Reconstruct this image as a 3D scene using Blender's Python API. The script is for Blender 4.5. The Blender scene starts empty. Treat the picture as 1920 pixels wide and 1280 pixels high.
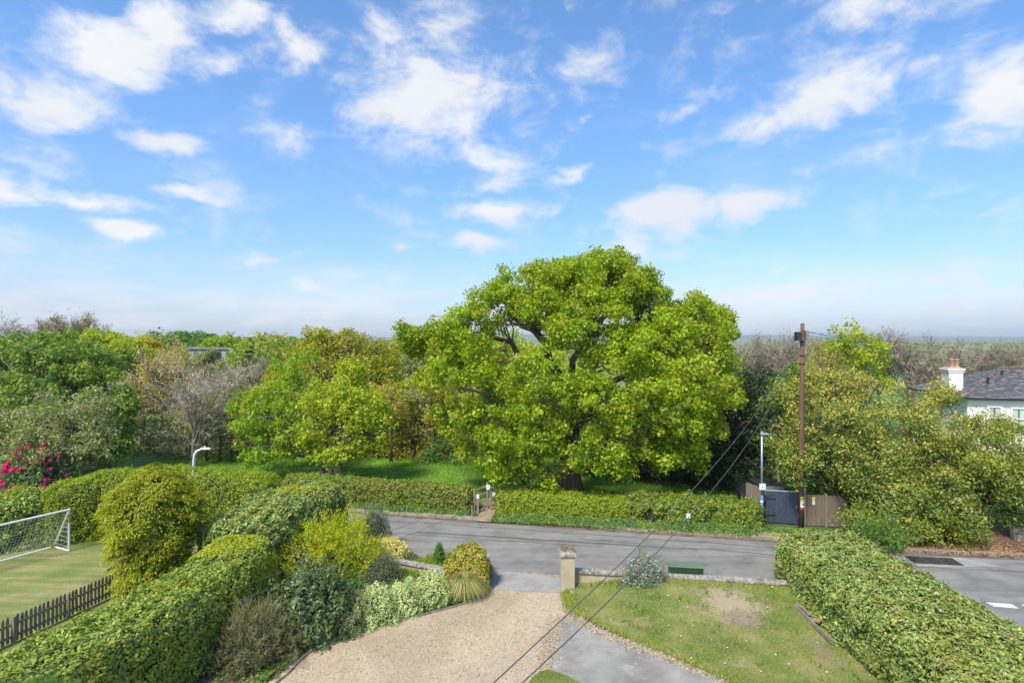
import bpy, math, random
import numpy as np
from mathutils import Vector

# ------------------------------------------------------------------ camera, sky, sun, exposure
S = bpy.context.scene
COL = S.collection
F = 1067.0            # focal length in photo pixels (20 mm on a 36 mm wide sensor)
CAMZ = 9.0
cam_d = bpy.data.cameras.new('camera')
cam_d.lens = 20.0; cam_d.sensor_width = 36.0; cam_d.sensor_fit = 'HORIZONTAL'
cam_d.clip_start = 0.1; cam_d.clip_end = 30000
cam = bpy.data.objects.new('camera', cam_d); COL.objects.link(cam)
cam.location = (0, 0, CAMZ); cam.rotation_euler = (math.radians(90), 0, 0)
S.camera = cam
S.view_settings.view_transform = 'Standard'
S.view_settings.look = 'None'
S.view_settings.gamma = 1.0
S.view_settings.exposure = 1.25
S.view_settings.use_curve_mapping = False
try:
    cy = S.cycles
    cy.max_bounces = 6; cy.diffuse_bounces = 4; cy.glossy_bounces = 2; cy.transmission_bounces = 4
    cy.transparent_max_bounces = 4; cy.volume_bounces = 0; cy.sample_clamp_indirect = 6.0
    cy.caustics_reflective = False; cy.caustics_refractive = False
    cy.use_denoising = True
except Exception:
    pass

SUN_EL, SUN_AZ = math.radians(52), math.radians(212)     # azimuth clockwise from +Y (north, the way we look)
SD = Vector((math.sin(SUN_AZ)*math.cos(SUN_EL), math.cos(SUN_AZ)*math.cos(SUN_EL), math.sin(SUN_EL)))
sun_d = bpy.data.lights.new('sun', 'SUN')
sun_d.energy = 2.35; sun_d.angle = math.radians(11); sun_d.color = (1.0, 0.90, 0.74)
sun = bpy.data.objects.new('sun', sun_d); COL.objects.link(sun)
sun.location = (0, -20, 60)
sun.rotation_euler = (-SD).to_track_quat('-Z', 'Y').to_euler()

def build_world():
    w = bpy.data.worlds.new('World'); S.world = w; w.use_nodes = True
    nt = w.node_tree; nt.nodes.clear(); N = nt.nodes; Lk = nt.links
    out = N.new('ShaderNodeOutputWorld'); bg = N.new('ShaderNodeBackground')
    Lk.new(bg.outputs[0], out.inputs[0])
    sky = N.new('ShaderNodeTexSky'); sky.sky_type = 'NISHITA'; sky.sun_disc = False
    sky.sun_elevation = SUN_EL; sky.sun_rotation = SUN_AZ
    sky.air_density = 1.0; sky.dust_density = 1.3; sky.ozone_density = 2.0; sky.altitude = 50
    STR = 0.10
    bg.inputs[1].default_value = STR
    tc = N.new('ShaderNodeTexCoord')
    def vm(op, a, b=None, c=None):
        n = N.new('ShaderNodeVectorMath'); n.operation = op
        for i, v in enumerate((a, b, c)):
            if v is None: continue
            if hasattr(v, 'node'): Lk.new(v, n.inputs[i])
            else: n.inputs[i].default_value = v
        return n.outputs['Value'] if op in ('DOT_PRODUCT', 'LENGTH') else n.outputs[0]
    def m(op, a, b=None, c=None, clamp=False):
        n = N.new('ShaderNodeMath'); n.operation = op; n.use_clamp = clamp
        for i, v in enumerate((a, b, c)):
            if v is None: continue
            if hasattr(v, 'node'): Lk.new(v, n.inputs[i])
            else: n.inputs[i].default_value = v
        return n.outputs[0]
    def noise(vec, scale, detail, rough=0.5, col=False, dist=0.0):
        n = N.new('ShaderNodeTexNoise'); n.inputs['Scale'].default_value = scale
        n.inputs['Detail'].default_value = detail; n.inputs['Roughness'].default_value = rough
        n.inputs['Distortion'].default_value = dist
        Lk.new(vec, n.inputs['Vector'])
        return n.outputs['Color' if col else 'Fac']
    d0 = tc.outputs['Generated']
    # stretch horizontally so the puffs read as seen from below
    st = vm('MULTIPLY', d0, (1.0, 1.0, 1.7))
    wv = vm('SUBTRACT', noise(st, 4.5, 5, 0.6, True), (0.5, 0.5, 0.5))
    d = vm('NORMALIZE', vm('ADD', d0, vm('MULTIPLY', wv, (0.15, 0.10, 0.10))))
    # (px, py, half width, half height, tilt deg, strength) as bearings of the clouds
    clouds = [
        (205,95,150,70,22,1.0),(110,175,110,50,10,1.0),(290,40,70,55,20,.9),(15,150,50,50,-30,.6),
        (305,264,85,32,3,1.0),(150,370,110,28,-8,.95),(20,360,70,36,0,1.0),(320,363,60,16,-5,.85),(80,300,80,20,0,.35),
        (245,445,72,24,-5,.95),(420,12,62,34,0,.85),(510,45,30,55,-10,.55),(445,95,45,75,-50,.55),(555,90,62,36,30,.6),
        (565,282,34,20,10,.45),(495,487,80,20,12,.6),(568,524,26,14,0,.55),(738,530,32,16,0,.55),(405,545,40,18,0,.45),
        (640,150,75,55,10,.65),(720,40,95,40,-25,.6),(800,190,160,100,12,1.05),(880,160,110,70,0,.8),(860,60,60,30,10,.4),
        (930,310,170,50,-5,.7),(935,396,135,28,3,.85),(1105,324,46,20,3,.85),(912,456,78,24,5,.8),(760,467,24,12,0,.5),
        (1050,140,80,35,20,.5),(1285,205,50,28,35,.55),(1110,215,30,20,0,.4),(980,210,60,90,0,.3),
        (1230,410,120,50,5,1.0),(1380,388,110,34,4,.95),(1200,445,90,30,0,.7),
        (1510,195,140,60,12,1.0),(1600,160,90,40,10,.7),(1430,230,70,50,20,.9),(1880,185,110,85,18,1.15),(1800,240,70,50,0,.7),
        (1580,50,60,80,-10,.5),(1680,15,140,40,12,.4),(1700,130,60,24,10,.4),(1520,325,80,20,8,.45),(1770,355,100,14,6,.35),
        (1890,390,60,14,0,.35),(1500,560,300,30,0,.45),(1800,530,200,40,0,.35),(1480,545,100,16,2,.4),
        (1060,10,20,24,0,.4),
    ]
    acc = None
    for px, py, hw, hh, tilt, k in clouds:
        c = Vector(((px-960)/F, 1, (640-py)/F)); ln = c.length; c.normalize()
        r = c.cross(Vector((0, 0, 1))).normalized(); u = r.cross(c)
        t = math.radians(tilt); r2 = r*math.cos(t)+u*math.sin(t); u2 = u*math.cos(t)-r*math.sin(t)
        aw, ah = hw/F/ln*1.2, hh/F/ln*1.25
        # dot products with scaled tangent vectors; the third keeps it to its own side of the sky
        a = vm('DOT_PRODUCT', d, tuple(r2/aw)); b = vm('DOT_PRODUCT', d, tuple(u2/ah)); 
        cx = N.new('ShaderNodeCombineXYZ'); Lk.new(a, cx.inputs[0]); Lk.new(b, cx.inputs[1])
        L = vm('LENGTH', cx.outputs[0])
        v = m('MULTIPLY', m('SUBTRACT', 1.0, L), k)
        front = m('GREATER_THAN', vm('DOT_PRODUCT', d, tuple(c)), 0.0)
        v = m('MULTIPLY', m('MAXIMUM', v, 0.0), front)
        acc = v if acc is None else m('SMOOTH_MAX', acc, v, 0.12)
    fb = noise(st, 10.0, 11, 0.64, dist=0.25)
    dens = m('ADD', m('MULTIPLY', acc, 1.35), m('MULTIPLY', m('SUBTRACT', fb, 0.51), 3.0))
    mask = m('MULTIPLY', acc, 9.0, clamp=True)
    def ramp(v, lo, hi):
        n = N.new('ShaderNodeMapRange'); n.interpolation_type = 'SMOOTHSTEP'
        n.inputs['From Min'].default_value = lo; n.inputs['From Max'].default_value = hi
        Lk.new(v, n.inputs['Value']); return n.outputs[0]
    cover = m('MULTIPLY', m('MULTIPLY', ramp(dens, 0.0, 1.1), mask), .97)
    # thin wisps over the whole sky, and cloud all round behind the camera
    sep = N.new('ShaderNodeSeparateXYZ'); Lk.new(d0, sep.inputs[0])
    zz = m('ADD', m('MAXIMUM', sep.outputs[2], 0.0), 0.18)
    pc = N.new('ShaderNodeCombineXYZ')
    Lk.new(m('DIVIDE', sep.outputs[0], zz), pc.inputs[0]); Lk.new(m('DIVIDE', sep.outputs[1], zz), pc.inputs[1])
    wisp = m('MULTIPLY', ramp(noise(pc.outputs[0], 1.6, 8, 0.6, dist=0.6), 0.50, 0.85), 0.26)
    # horizon band of pale cloud
    hz = ramp(sep.outputs[2], 0.17, 0.0)
    low = N.new('ShaderNodeVectorMath'); low.operation = 'MULTIPLY'; Lk.new(d0, low.inputs[0]); low.inputs[1].default_value = (1, 1, 5)
    hzc = m('MULTIPLY', hz, m('ADD', 0.42, m('MULTIPLY', ramp(noise(low.outputs[0], 7.5, 8, 0.6), 0.44, 0.60), 0.48)))
    tot = m('MAXIMUM', m('MAXIMUM', cover, wisp), hzc)
    inv = m('MULTIPLY', m('MULTIPLY', m('SUBTRACT', 1, cover), m('SUBTRACT', 1, wisp)), m('SUBTRACT', 1, hzc))
    tot = m('SUBTRACT', 1, inv, clamp=True)
    shade = ramp(noise(st, 3.2, 5, 0.55), 0.35, 0.72)
    cc = N.new('ShaderNodeMixRGB'); Lk.new(shade, cc.inputs[0])
    cc.inputs[1].default_value = (3.5, 3.65, 3.9, 1); cc.inputs[2].default_value = (4.2, 4.2, 4.25, 1)
    tint = N.new('ShaderNodeMixRGB'); tint.blend_type = 'MULTIPLY'; tint.inputs[0].default_value = 1.0
    Lk.new(sky.outputs[0], tint.inputs[1]); tg = N.new('ShaderNodeMixRGB'); Lk.new(ramp(sep.outputs[2], 0.02, 0.42), tg.inputs[0]); tg.inputs[1].default_value = (.62,.73,.94,1); tg.inputs[2].default_value = (.62,.87,1.07,1); Lk.new(tg.outputs[0], tint.inputs[2])
    mix = N.new('ShaderNodeMixRGB'); Lk.new(tot, mix.inputs[0]); Lk.new(tint.outputs[0], mix.inputs[1]); Lk.new(cc.outputs[0], mix.inputs[2])
    Lk.new(mix.outputs[0], bg.inputs[0])
build_world()

# ------------------------------------------------------------------ helpers
def G(px, py, z=0.0):
    """ground point seen at a photo pixel"""
    Y = (CAMZ - z) * F / (py - 640.0)
    return ((px - 960.0) * Y / F, Y)
def W(px, py, Y):
    """point at distance Y seen at a photo pixel"""
    return np.array([(px - 960.0) * Y / F, Y, CAMZ - (py - 640.0) * Y / F])

def tag(o, label=None, cat=None, group=None, kind=None):
    if label: o['label'] = label
    if cat: o['category'] = cat
    if group: o['group'] = group
    if kind: o['kind'] = kind
    return o
def empty(name, loc, label, cat, group=None, rz=0.0):
    o = bpy.data.objects.new(name, None); COL.objects.link(o); o.empty_display_size = 0.2
    o.location = loc; o.rotation_euler = (0, 0, rz)
    return tag(o, label, cat, group)
def link(name, me, mat, parent=None):
    o = bpy.data.objects.new(name, me); COL.objects.link(o)
    if mat is not None and len(me.materials) == 0: me.materials.append(mat)
    if parent is not None: o.parent = parent
    return o
def copy_tree(o, loc, rz, scale, label, mats=None, group=None, cat=None):
    c = o.copy(); COL.objects.link(c); c.location = loc; c.rotation_euler = (0, 0, rz); c.scale = scale
    c['label'] = label
    if group: c['group'] = group
    if cat: c['category'] = cat
    for ch in list(o.children):
        k = ch.copy(); COL.objects.link(k); k.parent = c
        base = ch.name.split('.')[0]
        if mats and base in mats:
            k.material_slots[0].link = 'OBJECT'; k.material_slots[0].material = mats[base]
    return c

class MB:
    """collects polygons for one mesh"""
    def __init__(s): s.V = []; s.Fc = []
    def add(s, vs, fs):
        o = len(s.V); s.V.extend([tuple(map(float, v)) for v in vs]); s.Fc.extend([tuple(i+o for i in f) for f in fs])
    def box(s, c, size, rz=0.0, taper=1.0, jit=0.0, rnd=random):
        sx, sy, sz = size[0]/2, size[1]/2, size[2]/2
        vs = []
        for z, t in ((-sz, 1.0), (sz, taper)):
            for x, y in ((-sx,-sy),(sx,-sy),(sx,sy),(-sx,sy)):
                x2, y2 = x*t, y*t
                vs.append((c[0]+x2*math.cos(rz)-y2*math.sin(rz)+rnd.uniform(-jit,jit), c[1]+x2*math.sin(rz)+y2*math.cos(rz)+rnd.uniform(-jit,jit), c[2]+z+rnd.uniform(-jit,jit)))
        s.add(vs, [(3,2,1,0),(4,5,6,7),(0,1,5,4),(1,2,6,5),(2,3,7,6),(3,0,4,7)])
    def bar(s, a, b, w, h=None):
        """square bar from a to b"""
        h = h or w
        a = Vector(a); b = Vector(b); d = (b-a).normalized()
        up = Vector((0,0,1)) if abs(d.z) < 0.9 else Vector((0,1,0))
        r = d.cross(up).normalized()*w/2; u = r.cross(d).normalized()*h/2
        vs = [a-r-u,a+r-u,a+r+u,a-r+u,b-r-u,b+r-u,b+r+u,b-r+u]
        s.add(vs, [(3,2,1,0),(4,5,6,7),(0,1,5,4),(1,2,6,5),(2,3,7,6),(3,0,4,7)])
    def tube(s, pts, rad, n=8, cap=True):
        pts = [Vector(p) for p in pts]
        if not hasattr(rad, '__len__'): rad = [rad]*len(pts)
        up = Vector((0.13, 0.21, 1)).normalized(); vs = []
        for i, p in enumerate(pts):
            d = (pts[min(i+1, len(pts)-1)]-pts[max(i-1, 0)]).normalized()
            r = d.cross(up)
            if r.length < 1e-3: r = d.cross(Vector((1, 0, 0)))
            r.normalize(); u = r.cross(d)
            for k in range(n):
                a = 2*math.pi*k/n
                vs.append(p+(r*math.cos(a)+u*math.sin(a))*rad[i])
        fs = []
        for i in range(len(pts)-1):
            for k in range(n):
                a = i*n+k; b = i*n+(k+1) % n
                fs.append((a, b, b+n, a+n))
        if cap:
            fs.append(tuple(range(n))[::-1]); o = (len(pts)-1)*n; fs.append(tuple(range(o, o+n)))
        s.add(vs, fs)
    def lathe(s, c, prof, n=20):
        vs = []; fs = []
        for r, z in prof:
            for k in range(n):
                a = 2*math.pi*k/n; vs.append((c[0]+r*math.cos(a), c[1]+r*math.sin(a), c[2]+z))
        for i in range(len(prof)-1):
            for k in range(n):
                a = i*n+k; b = i*n+(k+1) % n; fs.append((a, b, b+n, a+n))
        fs.append(tuple(range(n))[::-1]); o = (len(prof)-1)*n; fs.append(tuple(range(o, o+n)))
        s.add(vs, fs)
    def mesh(s, name, smooth=False, bevel=0.0):
        me = bpy.data.meshes.new(name); me.from_pydata(s.V, [], s.Fc); me.update()
        if smooth: me.polygons.foreach_set('use_smooth', [True]*len(me.polygons))
        return me
    def build(s, name, mat, parent=None, smooth=False, bevel=0.0):
        o = link(name, s.mesh(name, smooth), mat, parent)
        if bevel:
            b = o.modifiers.new('bevel', 'BEVEL'); b.width = bevel; b.segments = 2; b.limit_method = 'ANGLE'
        return o

def np_mesh(name, V, k, attrs=None, smooth=False):
    """V (n*k,3): n separate k-gons"""
    V = np.ascontiguousarray(V, dtype=np.float32); nv = len(V); nf = nv//k
    me = bpy.data.meshes.new(name)
    me.vertices.add(nv); me.vertices.foreach_set('co', V.ravel())
    me.loops.add(nv); me.loops.foreach_set('vertex_index', np.arange(nv, dtype=np.int32))
    me.polygons.add(nf); me.polygons.foreach_set('loop_start', np.arange(0, nv, k, dtype=np.int32))
    for an, av in (attrs or {}).items():
        at = me.attributes.new(an, 'FLOAT', 'POINT'); at.data.foreach_set('value', np.repeat(np.asarray(av, dtype=np.float32), k))
    me.update(calc_edges=True)
    return me

def nrm(v): return v/np.maximum(np.linalg.norm(v, axis=-1, keepdims=True), 1e-9)
_nr = np.random.default_rng(5)
_ND = nrm(_nr.normal(size=(28, 3))); _NP = _nr.uniform(0, 6.28, 28); _NF = _nr.uniform(0.6, 1.7, 28)
def sn(P, wl):
    """smooth lumpy noise in -1..1 with wavelength wl (three octaves)"""
    P = np.asarray(P); r = np.zeros(len(P)); amp = 1.0; tot = 0
    for o in range(3):
        k = 6.283/wl*(2.1**o)
        ids = range(o*9, o*9+9)
        v = np.zeros(len(P))
        for i in ids: v += np.sin((P @ _ND[i])*k*_NF[i] + _NP[i])
        r += amp*v/3.2; tot += amp; amp *= 0.5
    return np.clip(r/tot, -1, 1)

class Leaves:
    def __init__(s, seed): s.r = np.random.default_rng(seed); s.V = []; s.R = []; s.T = []
    def add(s, P, Nn, size, aspect=0.6, wob=0.6, droop=0.0, T=None, fold=0.22, tint=None, var=0.3, updir=0.0):
        r = s.r; n = len(P)
        if n == 0: return
        Nn = nrm(Nn + r.normal(size=(n, 3))*wob + np.array([0, 0, updir]))
        if T is None: T = r.normal(size=(n, 3))
        T = T + r.normal(size=(n, 3))*0.25 + np.array([0, 0, -droop])
        T = nrm(T - Nn*np.sum(T*Nn, axis=1, keepdims=True))
        B = np.cross(Nn, T)
        L = (size*(1+r.uniform(-var, var, n)))[:, None]; Wd = L*aspect
        v0 = P - T*L*0.5; v2 = P + T*L*0.5; mid = P + T*L*0.03
        v1 = mid + B*Wd*0.5 + Nn*Wd*fold; v3 = mid - B*Wd*0.5 + Nn*Wd*fold
        s.V.append(np.stack([v0, v1, v2, v3], axis=1).reshape(-1, 3))
        s.R.append(r.uniform(0, 1, n)); s.T.append(np.full(n, 0.5) if tint is None else np.broadcast_to(tint, (n,)))
    def shell(s, c, R, n, size, k=0.55, up=0.35, **kw):
        """leaves in a lumpy ellipsoid, mostly near its surface"""
        r = s.r; D = nrm(r.normal(size=(n, 3)) + np.array([0, 0, up])); R = np.broadcast_to(R, (3,))
        rad = k + (1-k)*r.uniform(0, 1, n)**0.5
        P = np.asarray(c) + D*rad[:, None]*R
        s.add(P, nrm(D/R), size, **kw)
    def build(s, name, mat, parent=None):
        me = np_mesh(name, np.concatenate(s.V), 4, {'rnd': np.concatenate(s.R), 'tint': np.concatenate(s.T)})
        return link(name, me, mat, parent)
    def count(s): return sum(len(v) for v in s.V)//4

# ------------------------------------------------------------------ materials
class MT:
    def __init__(s, name):
        s.m = bpy.data.materials.new(name); s.m.use_nodes = True; s.nt = s.m.node_tree; s.N = s.nt.nodes
        s.b = s.N['Principled BSDF']; s.out = s.N['Material Output']
        s.geo = s.N.new('ShaderNodeNewGeometry')
    def lk(s, a, b): s.nt.links.new(a, b)
    def noise(s, scale, detail=4, rough=0.55, vec=None, stretch=None, dist=0.0):
        n = s.N.new('ShaderNodeTexNoise'); n.inputs['Scale'].default_value = scale; n.inputs['Detail'].default_value = detail
        n.inputs['Roughness'].default_value = rough; n.inputs['Distortion'].default_value = dist
        v = vec or s.geo.outputs['Position']
        if stretch is not None:
            mp = s.N.new('ShaderNodeMapping'); mp.inputs['Scale'].default_value = stretch[:3]
            if len(stretch) > 3: mp.inputs['Rotation'].default_value = (0, 0, stretch[3])
            s.lk(v, mp.inputs[0]); v = mp.outputs[0]
        s.lk(v, n.inputs['Vector']); return n.outputs['Fac']
    def ramp(s, v, stops, interp='LINEAR'):
        n = s.N.new('ShaderNodeValToRGB'); cr = n.color_ramp; cr.interpolation = interp
        while len(cr.elements) < len(stops): cr.elements.new(0.5)
        for e, (p, c) in zip(cr.elements, stops):
            e.position = p; e.color = (c, c, c, 1) if not hasattr(c, '__len__') else (*c, 1)
        s.lk(v, n.inputs[0]); return n.outputs[0]
    def mix(s, f, a, b, mode='MIX'):
        n = s.N.new('ShaderNodeMixRGB'); n.blend_type = mode
        for i, v in enumerate((f, a, b)):
            if hasattr(v, 'node'): s.lk(v, n.inputs[i])
            elif hasattr(v, '__len__'): n.inputs[i].default_value = (*v, 1)
            else: n.inputs[i].default_value = v if i == 0 else (v, v, v, 1)
        return n.outputs[0]
    def math(s, op, a, b=0.0):
        n = s.N.new('ShaderNodeMath'); n.operation = op
        for i, v in enumerate((a, b)):
            if hasattr(v, 'node'): s.lk(v, n.inputs[i])
            else: n.inputs[i].default_value = v
        return n.outputs[0]
    def color(s, c):
        if hasattr(c, 'node'): s.lk(c, s.b.inputs['Base Color'])
        else: s.b.inputs['Base Color'].default_value = (*c, 1)
    def bump(s, h, strength=0.3, dist=0.02):
        n = s.N.new('ShaderNodeBump'); n.inputs['Strength'].default_value = strength; n.inputs['Distance'].default_value = dist
        s.lk(h, n.inputs['Height']); s.lk(n.outputs[0], s.b.inputs['Normal'])
    def rough(s, v): 
        if hasattr(v, 'node'): s.lk(v, s.b.inputs['Roughness'])
        else: s.b.inputs['Roughness'].default_value = v
        return s.m

def foliage(name, cols, rough=0.5, trans=0.35, patch=None, wl=2.0, spec=0.4, patch_amt=0.6, gain=1.62):
    """leaf material: per leaf colour from cols, slow patches of another hue"""
    t = MT(name); cols = [tuple(min(.85, x*gain) for x in c) for c in cols]; patch = None if patch is None else tuple(x*gain for x in patch)
    a = t.N.new('ShaderNodeAttribute'); a.attribute_name = 'rnd'
    b = t.N.new('ShaderNodeAttribute'); b.attribute_name = 'tint'
    v = t.math('ADD', t.math('MULTIPLY', a.outputs['Fac'], 0.55), t.math('MULTIPLY', b.outputs['Fac'], 0.45))
    n = len(cols); c = t.ramp(v, [(0.08+0.84*i/(n-1), cols[i]) for i in range(n)])
    if patch is not None:
        f = t.ramp(t.noise(1.0/wl, 3), [(0.45, 0.0), (0.65, patch_amt)])
        c = t.mix(f, c, patch)
    t.color(c); t.b.inputs['Roughness'].default_value = rough
    t.b.inputs['Specular IOR Level'].default_value = spec
    tr = t.N.new('ShaderNodeBsdfTranslucent')
    hs = t.N.new('ShaderNodeHueSaturation'); hs.inputs['Saturation'].default_value = 1.1; hs.inputs['Value'].default_value = 1.45
    t.lk(c, hs.inputs['Color']); t.lk(hs.outputs[0], tr.inputs[0])
    mx = t.N.new('ShaderNodeMixShader'); mx.inputs[0].default_value = trans
    t.lk(t.b.outputs[0], mx.inputs[1]); t.lk(tr.outputs[0], mx.inputs[2]); t.lk(mx.outputs[0], t.out.inputs[0])
    return t.m
def plain(name, col, rough=0.6, metal=0.0, var=0.15, scale=3.0, bump=0.0):
    t = MT(name)
    f = t.noise(scale, 5)
    d = tuple(c*(1-var*2) for c in col); l = tuple(min(1, c*(1+var)) for c in col)
    t.color(t.ramp(f, [(0.3, d), (0.7, l)])); t.b.inputs['Metallic'].default_value = metal
    if bump: t.bump(t.noise(scale*6, 4), bump)
    return t.rough(rough)

M = {}
# leaves
M['oak'] = foliage('oak_leaf', [(.072,.122,.005),(.142,.208,.007),(.212,.288,.010),(.295,.348,.016)], trans=.42, patch=(.26,.25,.022), wl=2.0, patch_amt=.55, gain=1.62)
M['maple'] = foliage('maple_leaf', [(.05,.10,.010),(.095,.16,.018),(.145,.205,.026),(.22,.24,.04)], trans=.38, patch=(.14,.2,.05), wl=3)
M['laurel'] = foliage('laurel_leaf', [(.045,.085,.012),(.095,.155,.02),(.15,.21,.035),(.23,.28,.055),(.30,.31,.06)], rough=.44, trans=.25, patch=(.19,.21,.02), wl=1.6, spec=.35)
M['laurel_pale'] = foliage('pale_laurel_leaf', [(.055,.095,.02),(.11,.165,.035),(.17,.22,.055),(.23,.28,.08),(.34,.34,.11)], rough=.42, trans=.22, patch=(.20,.21,.04), wl=1.2, spec=.4)
M['yellow_tip'] = foliage('yellow_new_leaf', [(.16,.21,.012),(.26,.28,.015),(.35,.33,.02)], trans=.4)
M['privet'] = foliage('privet_leaf', [(.08,.13,.008),(.145,.205,.010),(.21,.265,.014),(.28,.30,.02)], trans=.35, patch=(.2,.22,.02), wl=2.5)
M['hawthorn'] = foliage('hawthorn_leaf', [(.06,.10,.012),(.11,.165,.018),(.17,.225,.03),(.23,.255,.04)], trans=.35, patch=(.20,.15,.05), wl=2.4, patch_amt=.35)
M['verge'] = foliage('nettle_leaf', [(.05,.10,.018),(.085,.15,.028),(.13,.19,.035),(.2,.24,.05)], trans=.35, patch=(.05,.13,.05), wl=1.6)
M['cypress'] = foliage('golden_cypress_spray', [(.06,.10,.006),(.12,.155,.007),(.20,.23,.010),(.30,.30,.018)], trans=.3, rough=.6, patch=(.26,.25,.015), wl=.8)
M['photinia'] = foliage('bronze_tipped_leaf', [(.028,.06,.010),(.06,.11,.018),(.13,.17,.028),(.25,.23,.045),(.34,.275,.065)], rough=.45, trans=.25, patch=(.20,.22,.025), wl=2.5, spec=.35)
M['yew'] = foliage('yew_leaf', [(.008,.02,.007),(.015,.034,.010),(.03,.05,.014),(.075,.075,.018)], trans=.12, rough=.6, patch=(.05,.045,.01), wl=4)
M['lime'] = foliage('lime_tree_leaf', [(.13,.175,.010),(.18,.23,.014),(.24,.28,.018),(.30,.32,.03)], trans=.42, patch=(.26,.25,.015), wl=3.5, gain=1.8, patch_amt=.35)
M['lime_green'] = foliage('fresh_green_leaf', [(.09,.155,.010),(.14,.215,.013),(.20,.27,.016),(.27,.31,.02)], trans=.42)
M['olive'] = foliage('olive_bud_leaf', [(.17,.17,.022),(.23,.225,.03),(.28,.265,.04),(.33,.305,.05)], trans=.35, patch=(.16,.12,.04), wl=5, gain=1.8)
M['brown_bud'] = foliage('brown_bud', [(.13,.11,.045),(.175,.145,.058),(.22,.185,.07),(.25,.215,.08)], trans=.2, rough=.8)
M['gold_blossom'] = foliage('gold_catkin', [(.30,.24,.06),(.38,.32,.09),(.46,.40,.14)], trans=.3, rough=.7)
M['mid_green'] = foliage('mid_green_leaf', [(.055,.12,.02),(.09,.17,.028),(.13,.21,.035)], trans=.35)
M['greygreen'] = foliage('grey_green_leaf', [(.10,.13,.035),(.15,.18,.05),(.21,.22,.075),(.27,.25,.11)], trans=.3, patch=(.2,.19,.10), wl=2)
M['rhodo'] = foliage('rhododendron_leaf', [(.03,.07,.018),(.06,.11,.025),(.10,.15,.04)], rough=.4, trans=.15)
M['magenta'] = foliage('magenta_petal', [(.40,.012,.10),(.55,.03,.18),(.68,.08,.3)], trans=.3)
M['forsythia'] = foliage('yellow_green_leaf', [(.14,.21,.008),(.21,.275,.010),(.29,.33,.014),(.38,.375,.02)], trans=.45, patch=(.46,.38,.02), wl=.9)
M['cream'] = foliage('cream_variegated_leaf', [(.10,.16,.05),(.24,.30,.10),(.42,.47,.20),(.55,.57,.32)], trans=.25)
M['cream_yellow'] = foliage('cream_yellow_leaf', [(.28,.28,.05),(.50,.44,.14),(.62,.54,.25)], trans=.3)
M['cream_pink'] = foliage('pinkish_variegated_leaf', [(.09,.13,.04),(.16,.20,.06),(.26,.27,.11),(.36,.28,.17)], trans=.25)
M['bluegreen'] = foliage('dark_blue_green_leaf', [(.025,.045,.016),(.048,.08,.024),(.08,.118,.036),(.14,.17,.065)], rough=.4, trans=.15)
M['purple'] = foliage('purple_green_leaf', [(.05,.06,.035),(.085,.095,.045),(.13,.12,.07)], rough=.5, trans=.15)
M['lavender'] = foliage('grey_lavender_leaf', [(.05,.07,.035),(.085,.11,.05),(.13,.16,.075),(.17,.19,.11)], trans=.15, rough=.7)
M['rosemary_bloom'] = foliage('pale_blue_bloom', [(.13,.17,.12),(.28,.31,.30),(.42,.44,.50),(.52,.53,.62)], trans=.2)
M['ivy_red'] = foliage('bronze_ivy_leaf', [(.10,.15,.02),(.20,.22,.03),(.32,.25,.04),(.36,.20,.06)], trans=.3, patch=(.24,.25,.03), wl=.6)
M['tussock'] = foliage('tussock_blade', [(.10,.11,.03),(.17,.17,.045),(.28,.25,.09)], trans=.2)
M['dry'] = foliage('dry_stem', [(.10,.075,.045),(.16,.12,.07),(.24,.19,.12)], trans=.1, rough=.8)
M['heath'] = foliage('heath_leaf', [(.05,.07,.02),(.08,.095,.028),(.12,.11,.04),(.16,.12,.06)], trans=.15, rough=.7)
M['leaf_litter'] = foliage('fallen_leaf', [(.10,.05,.02),(.16,.085,.035),(.22,.14,.07),(.30,.22,.13)], trans=.05, rough=.7)
M['lawn_blade'] = foliage('lawn_blade', [(.10,.14,.018),(.15,.19,.028),(.21,.24,.045),(.32,.29,.11)], trans=.3, patch=(.24,.22,.085), wl=1.6, patch_amt=.7)
M['lawn_blade_left'] = foliage('worn_lawn_blade', [(.13,.17,.035),(.19,.225,.05),(.25,.26,.085)], trans=.25, patch=(.29,.25,.12), wl=2.2, patch_amt=.7)
M['meadow_blade'] = foliage('meadow_blade', [(.08,.18,.010),(.11,.24,.014),(.15,.28,.025)], trans=.3, patch=(.10,.19,.02), wl=4)
M['dead_blade'] = foliage('dead_blade', [(.22,.18,.09),(.32,.27,.14),(.42,.36,.22)], trans=.2, gain=1.1)
M['daisy'] = foliage('daisy', [(.75,.75,.7),(.8,.8,.75)], trans=.1, gain=1)
M['gold_green'] = foliage('golden_spring_leaf', [(.22,.20,.02),(.31,.27,.025),(.40,.34,.04)], trans=.35)
M['lime_dull'] = foliage('dull_lime_leaf', [(.15,.165,.010),(.20,.21,.014),(.25,.255,.02),(.30,.30,.03)], trans=.4, patch=(.2,.17,.04), wl=4)
M['spruce'] = foliage('spruce_needle', [(.010,.028,.016),(.018,.042,.02),(.03,.06,.028)], trans=.08, rough=.7)
M['far_leaf'] = foliage('far_wood_leaf', [(.08,.12,.018),(.13,.17,.02),(.18,.21,.025),(.22,.185,.045),(.17,.13,.05)], trans=.3)
def bark(name, c1, c2, sc=6):
    t = MT(name); f = t.noise(sc, 6, .6, stretch=(1,1,.25)); t.color(t.ramp(f, [(.35,c1),(.68,c2)])); t.bump(f, .7, .03); return t.rough(.9)
M['oak_bark'] = bark('oak_bark', (.05,.036,.025), (.19,.14,.10))
M['grey_bark'] = bark('grey_bark', (.10,.085,.065), (.26,.23,.18))
M['pale_bark'] = bark('pale_bark', (.20,.18,.14), (.40,.37,.31))
M['brown_bark'] = bark('brown_bark', (.075,.055,.04), (.17,.13,.10))
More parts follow.
